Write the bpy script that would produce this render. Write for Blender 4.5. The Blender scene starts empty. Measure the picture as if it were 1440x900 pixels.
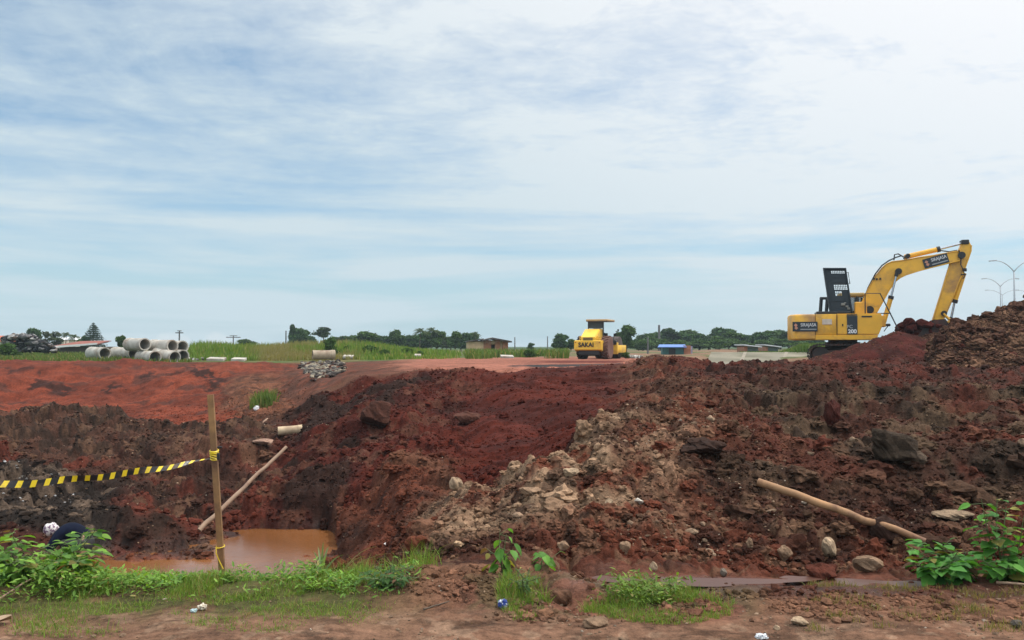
import bpy, bmesh, math, random
import numpy as np
from mathutils import Vector, Matrix, Euler

S = bpy.context.scene
C = S.collection
R = math.radians

# ------------------------------------------------------------------ camera
CAMZ = 1.6
FPX = 1200.0
PITCH = math.atan(37 / 1200)
cam = bpy.data.cameras.new('camera')
cam.lens = 30.0
cam.sensor_width = 36.0
cam.clip_start = 0.05
cam.clip_end = 20000
camo = bpy.data.objects.new('camera', cam)
C.objects.link(camo)
camo.location = (0, 0, CAMZ)
camo.rotation_euler = (math.pi / 2 + PITCH, 0, 0)
S.camera = camo

# ------------------------------------------------------------------ sky and sun
SUN_AZ = R(74)      # clockwise from straight ahead, to the right
SUN_EL = R(64)
sun_dir = Vector((math.sin(SUN_AZ) * math.cos(SUN_EL), math.cos(SUN_AZ) * math.cos(SUN_EL), math.sin(SUN_EL)))
w = bpy.data.worlds.new('World')
S.world = w
w.use_nodes = True
nt = w.node_tree
nt.nodes.clear()


class NT:
    """tiny helper to write node graphs"""
    def __init__(s, tree): s.t = tree
    def n(s, kind, **kw):
        nd = s.t.nodes.new(kind)
        for k, v in kw.items():
            setattr(nd, k, v)
        return nd
    def put(s, sock, v):
        if v is None: return
        if isinstance(v, bpy.types.NodeSocket): s.t.links.new(v, sock)
        elif isinstance(v, (tuple, list)) and len(v) == 3 and sock.type == 'RGBA': sock.default_value = (*v, 1)
        else: sock.default_value = v
    def math(s, op, a, b=None, c=None, clamp=False):
        nd = s.n('ShaderNodeMath', operation=op, use_clamp=clamp)
        s.put(nd.inputs[0], a); s.put(nd.inputs[1], b)
        if c is not None: s.put(nd.inputs[2], c)
        return nd.outputs[0]
    def noise(s, vec, scale, detail=4, rough=0.5, dist=0.0, out=0):
        nd = s.n('ShaderNodeTexNoise')
        if vec is not None: s.put(nd.inputs['Vector'], vec)
        nd.inputs['Scale'].default_value = scale
        nd.inputs['Detail'].default_value = detail
        nd.inputs['Roughness'].default_value = rough
        nd.inputs['Distortion'].default_value = dist
        return nd.outputs[out]
    def ramp(s, fac, stops):
        nd = s.n('ShaderNodeValToRGB')
        s.put(nd.inputs[0], fac)
        els = nd.color_ramp.elements
        while len(els) < len(stops): els.new(0.5)
        for e, (p, c) in zip(els, stops):
            e.position = p
            e.color = (c, c, c, 1) if isinstance(c, (int, float)) else (*c, 1)
        return nd.outputs[0]
    def mix(s, fac, a, b, mode='MIX'):
        nd = s.n('ShaderNodeMix', data_type='RGBA', blend_type=mode)
        s.put(nd.inputs[0], fac); s.put(nd.inputs[6], a); s.put(nd.inputs[7], b)
        return nd.outputs[2]
    def mapr(s, v, a, b, c, d, clamp=True):
        nd = s.n('ShaderNodeMapRange', clamp=clamp)
        for i, x in enumerate((v, a, b, c, d)): s.put(nd.inputs[i], x)
        return nd.outputs[0]
    def comb(s, x, y, z):
        nd = s.n('ShaderNodeCombineXYZ')
        s.put(nd.inputs[0], x); s.put(nd.inputs[1], y); s.put(nd.inputs[2], z)
        return nd.outputs[0]


g = NT(nt)
sky = g.n('ShaderNodeTexSky', sky_type='NISHITA', sun_disc=False)
sky.sun_elevation = SUN_EL
sky.sun_rotation = SUN_AZ
sky.air_density = 1.0
sky.dust_density = 0.6
sky.ozone_density = 1.6
tc = g.n('ShaderNodeTexCoord')
sep = g.n('ShaderNodeSeparateXYZ')
nt.links.new(tc.outputs['Generated'], sep.inputs[0])
dx, dy, dz = sep.outputs
zc = g.math('MAXIMUM', dz, 0.0)
den = g.math('ADD', zc, 0.13)
cx = g.math('DIVIDE', dx, den)
cy = g.math('DIVIDE', dy, den)
pl = g.comb(cx, cy, 0.0)
big = g.noise(pl, 0.42, 5, 0.52, 0.5)
plr = g.comb(g.math('ADD', cx, g.math('MULTIPLY', cy, -0.35)), g.math('MULTIPLY', cy, 1.0), 3.3)
mid = g.noise(plr, 1.25, 7, 0.60, 0.7)
fine = g.noise(g.comb(cx, cy, 7.7), 4.2, 7, 0.66, 0.5)
mott = g.noise(g.comb(cx, g.math('MULTIPLY', cy, 1.5), 2.1), 11.0, 5, 0.62, 0.6)
# low flat bands of cloud above the horizon
band = g.noise(g.comb(g.math('MULTIPLY', dx, 1.1), g.math('MULTIPLY', dz, 13.0), g.math('MULTIPLY', dy, 1.1)), 1.9, 5, 0.52, 0.25)
lowm = g.mapr(dz, 0.09, 0.24, 1.0, 0.0)
cov = g.math('ADD', g.math('MULTIPLY', big, 0.36), g.math('ADD', g.math('MULTIPLY', mid, 0.34), g.math('ADD', g.math('MULTIPLY', fine, 0.19), g.math('MULTIPLY', mott, 0.11))))
cov = g.math('ADD', g.math('MULTIPLY', cov, g.math('SUBTRACT', 1.0, lowm)), g.math('MULTIPLY', band, lowm))
# closeness to the sun thickens and brightens the veil
dot = g.n('ShaderNodeVectorMath', operation='DOT_PRODUCT')
nt.links.new(tc.outputs['Generated'], dot.inputs[0])
dot.inputs[1].default_value = sun_dir
near = g.mapr(dot.outputs['Value'], 0.22, 0.66, 0.0, 1.0)
cov2 = g.math('ADD', cov, g.math('MULTIPLY', near, 0.15))
streak = g.noise(g.comb(g.math('MULTIPLY', dx, 2.2), g.math('MULTIPLY', dz, 16.0), g.math('MULTIPLY', dy, 1.5)), 1.3, 7, 0.58, 0.5)
cov2 = g.math('ADD', cov2, g.math('MULTIPLY', g.math('SUBTRACT', streak, 0.5), g.mapr(dz, 0.10, 0.34, 0.45, 0.12)))
fac = g.mapr(cov2, 0.40, 0.575, 0.22, 0.98)
hz = g.mapr(dz, 0.0, 0.10, 0.70, 0.0)
fac = g.math('MAXIMUM', fac, 0.0)
cloudcol = g.mix(near, (0.66, 0.765, 0.82), (1.05, 1.04, 1.06))
# added fill light: the unseen sky above and behind the viewer is brightened
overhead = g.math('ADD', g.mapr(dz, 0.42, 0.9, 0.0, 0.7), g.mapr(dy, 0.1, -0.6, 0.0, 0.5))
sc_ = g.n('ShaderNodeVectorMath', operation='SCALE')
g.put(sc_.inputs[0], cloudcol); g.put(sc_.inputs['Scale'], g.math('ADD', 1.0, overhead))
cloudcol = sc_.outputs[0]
skyc = g.mix(1.0, sky.outputs[0], (0.088, 0.118, 0.130), 'MULTIPLY')
skyc = g.mix(hz, skyc, (0.42, 0.61, 0.765))
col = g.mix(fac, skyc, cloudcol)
# two small sunlit cumulus heads low over the horizon
for (px_, py_, rx, ry) in ((240, 479, 30, 11), (306, 479, 24, 13), (20, 486, 40, 8)):
    u = (px_ - 720) / FPX
    z0 = math.tan(PITCH + math.atan((450 - py_) / FPX))
    ux = g.math('DIVIDE', g.math('SUBTRACT', g.math('DIVIDE', dx, dy), u), rx / FPX)
    uz = g.math('DIVIDE', g.math('SUBTRACT', g.math('DIVIDE', dz, dy), z0), ry / FPX)
    rr = g.math('SQRT', g.math('ADD', g.math('MULTIPLY', ux, ux), g.math('MULTIPLY', uz, uz)))
    nn = g.noise(tc.outputs['Generated'], 60, 4, 0.6)
    rr = g.math('ADD', rr, g.math('MULTIPLY', g.math('SUBTRACT', nn, 0.5), 1.6))
    m = g.math('MULTIPLY', g.mapr(rr, 0.55, 1.0, 0.75, 0.0), g.mapr(dy, 0.0, 0.2, 0.0, 1.0))
    col = g.mix(m, col, (0.82, 0.86, 0.88))
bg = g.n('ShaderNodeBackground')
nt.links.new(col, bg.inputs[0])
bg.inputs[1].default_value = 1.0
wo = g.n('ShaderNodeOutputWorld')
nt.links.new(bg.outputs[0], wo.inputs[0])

sl = bpy.data.lights.new('sun', 'SUN')
sl.energy = 2.8
sl.angle = R(1.5)
sl.color = (1.0, 0.95, 0.87)
so = bpy.data.objects.new('sun', sl)
C.objects.link(so)
so.rotation_euler = (-sun_dir).to_track_quat('-Z', 'Y').to_euler()
so.location = (30, 20, 60)

S.view_settings.view_transform = 'Standard'
S.view_settings.look = 'None'
S.view_settings.exposure = 0
S.view_settings.gamma = 1
S.view_settings.use_curve_mapping = False
S.render.engine = 'CYCLES'
S.cycles.max_bounces = 5
S.cycles.diffuse_bounces = 2
S.cycles.glossy_bounces = 2
S.cycles.transmission_bounces = 3
S.cycles.transparent_max_bounces = 6


# ------------------------------------------------------------------ helpers
def at(px, py, Y):
    """point at depth Y seen at pixel (px, py) of the 1440x900 photograph"""
    u = (px - 720) / FPX
    v = (450 - py) / FPX
    dy_ = math.cos(PITCH) - v * math.sin(PITCH)
    dz_ = math.sin(PITCH) + v * math.cos(PITCH)
    t = Y / dy_
    return Vector((u * t, Y, CAMZ + dz_ * t))


def zpy(py, Y):
    v = (450 - py) / FPX
    return CAMZ + Y * (math.sin(PITCH) + v * math.cos(PITCH)) / (math.cos(PITCH) - v * math.sin(PITCH))


def tag(o, label=None, cat=None, group=None, kind=None):
    if label: o['label'] = label
    if cat: o['category'] = cat
    if group: o['group'] = group
    if kind: o['kind'] = kind
    return o


def empty(name, loc, label, cat, rz=0, group=None):
    o = bpy.data.objects.new(name, None)
    C.objects.link(o)
    o.empty_display_size = 0.2
    o.location = loc
    o.rotation_euler = (0, 0, rz)
    return tag(o, label, cat, group)


def copy_tree(o, parent=None):
    c = o.copy()
    C.objects.link(c)
    c.parent = parent
    for ch in list(o.children):
        copy_tree(ch, c)
    return c


def np_mesh(name, V, F, mat, col=None, smooth=False, parent=None, extra=None):
    """V (n,3) array, F (m,3|4) index array, optional per-vertex colour (n,3)"""
    me = bpy.data.meshes.new(name)
    V = np.asarray(V, dtype=np.float32)
    F = np.asarray(F, dtype=np.int32)
    k = F.shape[1]
    me.vertices.add(len(V))
    me.vertices.foreach_set('co', V.ravel())
    me.loops.add(F.size)
    me.loops.foreach_set('vertex_index', F.ravel())
    me.polygons.add(len(F))
    me.polygons.foreach_set('loop_start', np.arange(0, F.size, k, dtype=np.int32))
    me.polygons.foreach_set('loop_total', np.full(len(F), k, dtype=np.int32))
    me.polygons.foreach_set('use_smooth', np.full(len(F), bool(smooth)))
    if col is not None:
        a = me.color_attributes.new('Col', 'FLOAT_COLOR', 'POINT')
        cc = np.ones((len(V), 4), dtype=np.float32)
        cc[:, :3] = col
        a.data.foreach_set('color', cc.ravel())
    if extra is not None:
        for nm, arr in extra.items():
            a = me.attributes.new(nm, 'FLOAT', 'POINT')
            a.data.foreach_set('value', np.asarray(arr, dtype=np.float32))
    me.update(calc_edges=True)
    me.materials.append(mat)
    o = bpy.data.objects.new(name, me)
    C.objects.link(o)
    o.parent = parent
    return o


class MB:
    """collects primitive shapes into one mesh"""
    def __init__(s):
        s.bm = bmesh.new()
    def _tf(s, vs, M):
        if M is not None:
            for v in vs: v.co = M @ v.co
    def box(s, c, d, M=None, bev=0.0, rot=None):
        r = bmesh.ops.create_cube(s.bm, size=1.0)
        vs = r['verts']
        for v in vs:
            v.co = Vector((v.co.x * d[0], v.co.y * d[1], v.co.z * d[2]))
        if bev > 0:
            es = list({e for v in vs for e in v.link_edges})
            b = bmesh.ops.bevel(s.bm, geom=es, offset=bev, segments=2, affect='EDGES', profile=0.5)
            vs = list({v for f in b['faces'] for v in f.verts} | {v for v in vs if v.is_valid})
        if rot is not None:
            q = Euler(rot).to_matrix()
            for v in vs: v.co = q @ v.co
        for v in vs: v.co += Vector(c)
        s._tf(vs, M)
        return s
    def prism(s, pts, y0, y1, bev=0.0):
        """polygon pts in x,z extruded from y0 to y1"""
        a = [s.bm.verts.new((x, y0, z)) for x, z in pts]
        b = [s.bm.verts.new((x, y1, z)) for x, z in pts]
        fs = [s.bm.faces.new(a), s.bm.faces.new(b[::-1])]
        n = len(pts)
        for i in range(n):
            j = (i + 1) % n
            fs.append(s.bm.faces.new((a[j], a[i], b[i], b[j])))
        bmesh.ops.recalc_face_normals(s.bm, faces=fs)
        if bev > 0:
            es = list({e for f in fs[:2] for e in f.edges})
            bmesh.ops.bevel(s.bm, geom=es, offset=bev, segments=2, affect='EDGES')
        return s
    def tube(s, pts, r, n=8, caps=True):
        pts = [Vector(p) for p in pts]
        rr = r if isinstance(r, (list, tuple)) else [r] * len(pts)
        rings = []
        up = Vector((0, 0, 1))
        for i, p in enumerate(pts):
            d = (pts[min(i + 1, len(pts) - 1)] - pts[max(i - 1, 0)]).normalized()
            a = d.cross(up)
            if a.length < 1e-3: a = d.cross(Vector((0, 1, 0)))
            a.normalize()
            b = d.cross(a).normalized()
            rings.append([s.bm.verts.new(p + rr[i] * (math.cos(2 * math.pi * k / n) * a + math.sin(2 * math.pi * k / n) * b)) for k in range(n)])
        for i in range(len(rings) - 1):
            for k in range(n):
                s.bm.faces.new((rings[i][k], rings[i][(k + 1) % n], rings[i + 1][(k + 1) % n], rings[i + 1][k]))
        if caps:
            s.bm.faces.new(rings[0][::-1]); s.bm.faces.new(rings[-1])
        return s
    def lathe(s, prof, M, n=32, closed=False):
        """profile [(r, h)] round local z, then matrix M"""
        rings = []
        for r_, h in prof:
            rings.append([s.bm.verts.new(M @ Vector((r_ * math.cos(2 * math.pi * k / n), r_ * math.sin(2 * math.pi * k / n), h))) for k in range(n)])
        m = len(rings)
        for i in range(m if closed else m - 1):
            A, B = rings[i], rings[(i + 1) % m]
            for k in range(n):
                s.bm.faces.new((A[k], A[(k + 1) % n], B[(k + 1) % n], B[k]))
        if not closed:
            if prof[0][0] > 1e-6: s.bm.faces.new(rings[0][::-1])
            if prof[-1][0] > 1e-6: s.bm.faces.new(rings[-1])
        return s
    def quad(s, a, b, c, d):
        s.bm.faces.new([s.bm.verts.new(p) for p in (a, b, c, d)])
        return s
    def build(s, name, mat, parent=None, smooth=False, loc=None):
        bmesh.ops.recalc_face_normals(s.bm, faces=list(s.bm.faces))
        me = bpy.data.meshes.new(name)
        s.bm.to_mesh(me)
        s.bm.free()
        if smooth:
            me.polygons.foreach_set('use_smooth', [True] * len(me.polygons))
            if smooth != True:
                me.set_sharp_from_angle(angle=R(smooth))
        me.materials.append(mat)
        o = bpy.data.objects.new(name, me)
        C.objects.link(o)
        o.parent = parent
        if loc is not None: o.location = loc
        return o


def text_mesh(name, body, mat, parent, M, size, extrude=0.004, offset=0.0, sx=1.0):
    cu = bpy.data.curves.new(name + '_curve', 'FONT')
    cu.body = body
    cu.size = size
    cu.extrude = extrude
    cu.offset = offset
    cu.align_x = 'CENTER'
    cu.align_y = 'CENTER'
    to = bpy.data.objects.new(name + '_tmp', cu)
    C.objects.link(to)
    dg = bpy.context.evaluated_depsgraph_get()
    me = bpy.data.meshes.new_from_object(to.evaluated_get(dg))
    bpy.data.objects.remove(to)
    me.transform(M @ Matrix.Diagonal((sx, 1, 1, 1)))
    me.materials.clear()
    me.materials.append(mat)
    me.name = name
    o = bpy.data.objects.new(name, me)
    C.objects.link(o)
    o.parent = parent
    return o


# ------------------------------------------------------------------ materials
def mat_base(name):
    m = bpy.data.materials.new(name)
    m.use_nodes = True
    t = m.node_tree
    bs = t.nodes['Principled BSDF']
    return m, NT(t), bs


def solid(name, col, rough=0.6, metal=0.0, var=0.25, scale=3.0, dirt=None, dirt_amt=0.0, spec=0.5, bump=0.0):
    """base colour broken up by noise, with optional dirt blotches"""
    m, g, bs = mat_base(name)
    oc_ = g.n('ShaderNodeTexCoord').outputs['Object']
    va = g.n('ShaderNodeVectorMath', operation='ADD')
    g.put(va.inputs[0], oc_); g.put(va.inputs[1], g.math('MULTIPLY', g.n('ShaderNodeObjectInfo').outputs['Random'], 37.0))
    oc = va.outputs[0]
    n1 = g.noise(oc, scale, 6, 0.6)
    c = g.mix(g.mapr(n1, 0.3, 0.7, 0, 1), tuple(x * (1 - var) for x in col), tuple(min(1, x * (1 + var)) for x in col))
    if dirt:
        n2 = g.noise(oc, scale * 0.6, 8, 0.68, 0.4)
        c = g.mix(g.mapr(n2, 0.62 - 0.35 * dirt_amt, 0.78 - 0.2 * dirt_amt, 0, min(1.0, 0.5 + dirt_amt)), c, dirt)
    g.put(bs.inputs['Base Color'], c)
    g.put(bs.inputs['Roughness'], g.mapr(n1, 0.3, 0.7, max(0.05, rough - 0.1), min(1, rough + 0.1)))
    bs.inputs['Metallic'].default_value = metal
    bs.inputs['Specular IOR Level'].default_value = spec
    if bump:
        b = g.n('ShaderNodeBump')
        b.inputs['Strength'].default_value = 0.6
        b.inputs['Distance'].default_value = bump
        g.put(b.inputs['Height'], g.noise(oc, scale * 6, 6, 0.65))
        g.put(bs.inputs['Normal'], b.outputs[0])
    return m


def vcol_mat(name, rough=0.9, bump=0.01, scale=14.0, var=0.35, wet=False, spec=0.25):
    m, g, bs = mat_base(name)
    at_ = g.n('ShaderNodeAttribute', attribute_name='Col')
    pos = g.n('ShaderNodeNewGeometry').outputs['Position']
    n1 = g.noise(pos, scale, 8, 0.68)
    n2 = g.noise(pos, scale * 0.13, 6, 0.6)
    k = g.math('ADD', g.mapr(n1, 0.32, 0.68, -var * 1.1, var), g.mapr(n2, 0.32, 0.68, -var * 0.8, var * 0.7))
    n5 = g.noise(pos, scale * 5.5, 5, 0.7)
    k = g.math('ADD', k, g.mapr(n5, 0.3, 0.7, -.28, .28))
    hs = g.n('ShaderNodeVectorMath', operation='SCALE')
    g.put(hs.inputs[0], at_.outputs['Color']); g.put(hs.inputs['Scale'], g.math('ADD', 1.0, k))
    g.put(bs.inputs['Base Color'], hs.outputs[0])
    bs.inputs['Specular IOR Level'].default_value = spec
    if wet:
        wa = g.n('ShaderNodeAttribute', attribute_name='Wet').outputs['Fac']
        g.put(bs.inputs['Roughness'], g.mapr(g.math('ADD', wa, g.math('MULTIPLY', g.math('SUBTRACT', n2, 0.5), 0.5)), 0.25, 0.8, rough, 0.28))
    else:
        bs.inputs['Roughness'].default_value = rough
    if bump:
        b = g.n('ShaderNodeBump')
        b.inputs['Strength'].default_value = 0.8
        b.inputs['Distance'].default_value = bump
        g.put(b.inputs['Height'], g.noise(pos, scale * 1.7, 8, 0.7))
        g.put(bs.inputs['Normal'], b.outputs[0])
    return m


def leaf_mat(name, trans=0.35, rough=0.5):
    m, g, bs = mat_base(name)
    at_ = g.n('ShaderNodeAttribute', attribute_name='Col').outputs['Color']
    g.put(bs.inputs['Base Color'], at_)
    bs.inputs['Roughness'].default_value = rough
    bs.inputs['Specular IOR Level'].default_value = 0.14
    tr = g.n('ShaderNodeBsdfTranslucent')
    g.put(tr.inputs[0], g.mix(1.0, at_, (1.35, 1.4, 0.45), 'MULTIPLY'))
    ms = g.n('ShaderNodeMixShader')
    ms.inputs[0].default_value = trans
    out = g.t.nodes['Material Output']
    g.t.links.new(bs.outputs[0], ms.inputs[1]); g.t.links.new(tr.outputs[0], ms.inputs[2])
    g.t.links.new(ms.outputs[0], out.inputs['Surface'])
    return m


EARTH = (0.16, 0.06, 0.04)
M_ground = vcol_mat('earth', 0.95, 0.030, 15, 0.42, wet=True, spec=0.12)
M_clod = vcol_mat('clods', 0.97, 0.012, 26, 0.38, spec=0.08)
M_stone = vcol_mat('stone', 0.9, 0.008, 22, 0.34, spec=0.12)
M_leaf = leaf_mat('leaves')
M_tree = leaf_mat('tree_leaves', 0.2, 0.8)
M_bark = solid('bark', (0.09, 0.065, 0.045), 0.9, var=0.3, scale=6)
M_yel = solid('yellow_paint', (0.82, 0.43, 0.032), 0.42, var=0.10, scale=1.2, dirt=(0.30, 0.15, 0.065), dirt_amt=0.38)
M_yel2 = solid('bright_yellow_paint', (0.80, 0.50, 0.045), 0.45, var=0.08, scale=1.6, dirt=(0.40, 0.22, 0.09), dirt_amt=0.3)
M_dark = solid('dark_paint', (0.018, 0.026, 0.034), 0.5, var=0.3, scale=2.5, dirt=(0.09, 0.06, 0.045), dirt_amt=0.1)
M_black = solid('black_steel', (0.012, 0.012, 0.014), 0.5, var=0.3, scale=4)
M_track = solid('track_steel', (0.035, 0.028, 0.026), 0.75, metal=0.2, var=0.4, scale=3, dirt=(0.10, 0.035, 0.025), dirt_amt=0.5)
M_chrome = solid('cylinder_rod', (0.45, 0.48, 0.52), 0.2, metal=0.9, var=0.1)
M_rubber = solid('rubber', (0.02, 0.018, 0.017), 0.8, var=0.3, scale=3, dirt=(0.13, 0.06, 0.045), dirt_amt=0.35)
M_mudtyre = solid('muddy_rubber', (0.10, 0.055, 0.045), 0.9, var=0.4, scale=3, dirt=(0.17, 0.08, 0.06), dirt_amt=0.6)
M_conc = solid('pipe_concrete', (0.44, 0.42, 0.37), 0.9, var=0.22, scale=2.2, dirt=(0.24, 0.17, 0.12), dirt_amt=0.45, bump=0.01)
M_white = solid('white_paint', (0.75, 0.75, 0.74), 0.6, var=0.06)
M_ink = solid('black_lettering', (0.012, 0.012, 0.012), 0.6, var=0.1)
M_glass, _g, _b = mat_base('glass')
_b.inputs['Base Color'].default_value = (0.03, 0.045, 0.05, 1)
_b.inputs['Roughness'].default_value = 0.08
_b.inputs['Alpha'].default_value = 0.55


# ------------------------------------------------------------------ numpy noise
def _h(ix, iy, seed):
    h = (ix.astype(np.int64) * 374761393 + iy.astype(np.int64) * 668265263 + seed * 1442695041) & 0xFFFFFFFF
    h = ((h ^ (h >> 13)) * 1274126177) & 0xFFFFFFFF
    h = ((h ^ (h >> 16)) * 2246822519) & 0xFFFFFFFF
    h = h ^ (h >> 13)
    return (h & 0xFFFFFF) / float(0x1000000)


def vnoise(x, y, seed=0):
    ix = np.floor(x); iy = np.floor(y)
    fx = x - ix; fy = y - iy
    fx = fx * fx * fx * (fx * (fx * 6 - 15) + 10); fy = fy * fy * fy * (fy * (fy * 6 - 15) + 10)
    a = _h(ix, iy, seed); b = _h(ix + 1, iy, seed); c = _h(ix, iy + 1, seed); d = _h(ix + 1, iy + 1, seed)
    return (a + (b - a) * fx) * (1 - fy) + (c + (d - c) * fx) * fy


def fbm(x, y, seed=0, oct=5, gain=0.5):
    s = 0; a = 1; t = 0
    for i in range(oct):
        s = s + a * vnoise(x * 2 ** i + 17.3 * i, y * 2 ** i - 9.1 * i, seed + i)
        t += a; a *= gain
    return s / t


def domes(x, y, seed=0, dens=1.0):
    """rounded irregular lumps, cell size 1: 0 between lumps, up to ~1 on top"""
    wx = x + 0.5 * (vnoise(x * 2.1, y * 2.1, seed + 50) - 0.5) * 1.1
    wy = y + 0.5 * (vnoise(x * 2.1, y * 2.1, seed + 51) - 0.5) * 1.1
    ix = np.floor(wx); iy = np.floor(wy)
    best = np.zeros_like(wx)
    for i in (-1, 0, 1):
        for j in (-1, 0, 1):
            a = ix + i; b = iy + j
            px_ = a + _h(a, b, seed + 1); py_ = b + _h(a, b, seed + 2)
            rad = 0.25 + 0.55 * _h(a, b, seed + 3) ** 1.5
            hh = rad * (0.5 + 0.7 * _h(a, b, seed + 4))
            d2 = ((wx - px_) ** 2 + (wy - py_) ** 2) / rad ** 2
            v = np.sqrt(np.maximum(0, 1 - d2)) * hh * (_h(a, b, seed + 5) < dens)
            best = np.maximum(best, v)
    return best


def billow(x, y, seed=0, oct=4, gain=0.55):
    """round lumps with sharp creases between them"""
    wx = x + 0.35 * (vnoise(x * 1.3, y * 1.3, seed + 70) - .5); wy = y + 0.35 * (vnoise(x * 1.3, y * 1.3, seed + 71) - .5)
    s = 0; a = 1; t = 0
    for i in range(oct):
        s = s + a * np.sqrt(np.abs(2 * vnoise(wx * 2 ** i + 5.1 * i, wy * 2 ** i + 3.7 * i, seed + i) - 1)); t += a; a *= gain
    return s / t


def sstep(a, b, x):
    t = np.clip((x - a) / (b - a), 0, 1)
    return t * t * (3 - 2 * t)
# ------------------------------------------------------------------ terrain
# sections through the ground: for each bearing (pixel column) the depth Y and
# height of the knots of the profile, nearest first
def K(*a):
    out = []
    for Y, kind, v in a:
        out.append((Y, v if kind == 'z' else zpy(v, Y)))
    return out


Z, P = 'z', 'p'
COLS = {
 -150: K((0.2,Z,0),(5.9,Z,0),(9,Z,-1.87),(13.5,Z,-1.80),(14.9,P,728),(19,P,655),(24,P,592),(30,Z,-1.3),(38,P,584),(50,P,507),(60,P,505),(90,Z,.8),(1600,Z,.7)),
 60: K((0.2,Z,0),(5.9,Z,0),(9,Z,-1.87),(13.5,Z,-1.80),(14.9,P,728),(19,P,655),(24,P,588),(30,Z,-1.3),(38,P,582),(50,P,508),(60,P,505),(90,Z,.8),(1600,Z,.7)),
 160: K((0.2,Z,0),(5.9,Z,0),(9,Z,-1.90),(13.7,Z,-1.86),(15.0,P,728),(19,P,655),(24,P,580),(30,Z,-1.3),(38,P,580),(50,P,509),(60,P,505),(90,Z,.8),(1600,Z,.7)),
 300: K((0.2,Z,0),(5.9,Z,0),(9,Z,-1.90),(14.6,Z,-1.87),(15.6,P,722),(18.5,P,662),(23,P,598),(28,Z,-1.2),(36,P,575),(50,P,510),(60,P,506),(90,Z,.8),(1600,Z,.7)),
 400: K((0.2,Z,0),(5.9,Z,0),(9,Z,-1.92),(15.6,Z,-1.88),(16.2,P,712),(19,P,665),(23,P,618),(27,P,600),(35,P,560),(50,P,512),(60,P,506),(90,Z,.8),(1600,Z,.7)),
 460: K((0.2,Z,0),(5.9,Z,0),(9,Z,-1.50),(15.8,Z,-1.82),(16.4,P,690),(19,P,645),(23,P,597),(27,P,562),(31,P,538),(44,P,520),(60,P,505),(90,Z,.8),(1600,Z,.7)),
 520: K((0.2,Z,0),(5.9,Z,-.02),(8,Z,-.6),(11.5,Z,-1.2),(14.5,Z,-1.25),(18,P,640),(21,P,597),(25,P,555),(29,P,527),(38,Z,.66),(60,P,505),(90,Z,.8),(1600,Z,.7)),
 580: K((0.2,Z,0),(5.9,Z,-.02),(8,P,770),(10.5,P,735),(13,P,695),(17,P,640),(21,P,588),(25,P,548),(29,P,519),(38,Z,.82),(60,P,504),(90,Z,.8),(1600,Z,.7)),
 660: K((0.2,Z,0),(5.9,Z,-.02),(8,P,742),(10,P,683),(12,Z,-.6),(15,P,668),(19,P,620),(24,P,560),(28,P,519),(38,Z,.86),(60,P,504),(90,Z,.8),(1600,Z,.7)),
 750: K((0.2,Z,0),(5.8,Z,-.05),(6.35,Z,-.05),(7.8,P,716),(9.5,P,646),(12,Z,-.45),(15,Z,-.55),(19,P,602),(24,P,545),(28,P,519),(60,P,503),(90,Z,.8),(1600,Z,.7)),
 850: K((0.2,Z,0),(5.8,Z,-.05),(6.35,Z,-.06),(7.8,P,700),(9.2,P,630),(11,P,580),(14,Z,.2),(18,P,588),(23,P,545),(28,P,518),(60,P,503),(90,Z,.8),(1600,Z,.7)),
 950: K((0.2,Z,0),(5.8,Z,-.05),(6.35,Z,-.07),(7.8,P,700),(9.2,P,628),(12,P,566),(16,P,544),(20,P,533),(24,P,524),(30,P,508),(38,Z,.7),(60,Z,.75),(1600,Z,.7)),
 1010: K((0.2,Z,0),(5.8,Z,-.05),(6.35,Z,-.07),(7.8,P,704),(9.2,P,632),(12,P,570),(16,P,547),(20,P,533),(25,P,527),(31,P,520),(44,Z,-.3),(66,Z,.95),(1600,Z,.7)),
 1080: K((0.2,Z,0),(5.8,Z,-.05),(6.35,Z,-.07),(7.8,P,706),(9.2,P,636),(12,P,578),(16,P,552),(21,P,534),(27,P,526),(33,P,520),(44,Z,-.3),(66,Z,.98),(1600,Z,.7)),
 1150: K((0.2,Z,0),(5.8,Z,-.05),(6.35,Z,-.07),(7.8,P,706),(9.2,P,632),(12,P,586),(16,P,556),(21,P,537),(28,P,521),(35,P,513),(43,Z,.78),(64,Z,.95),(1600,Z,.7)),
 1300: K((0.2,Z,0),(5.8,Z,-.05),(6.35,Z,-.07),(7.8,P,700),(9.2,P,626),(12,P,588),(16,P,556),(21,P,537),(28,P,522),(35,P,513),(45,Z,.82),(64,Z,.9),(1600,Z,.7)),
 1590: K((0.2,Z,0),(5.8,Z,-.05),(6.35,Z,-.07),(7.8,P,700),(9.2,P,630),(12,P,590),(16,P,556),(21,P,535),(28,P,520),(35,P,513),(45,Z,.82),(64,Z,.9),(1600,Z,.7)),
}
_cp = np.array(sorted(COLS))
_kY = np.array([[k[0] for k in COLS[c]] for c in _cp])
_kZ = np.array([[k[1] for k in COLS[c]] for c in _cp])


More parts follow.
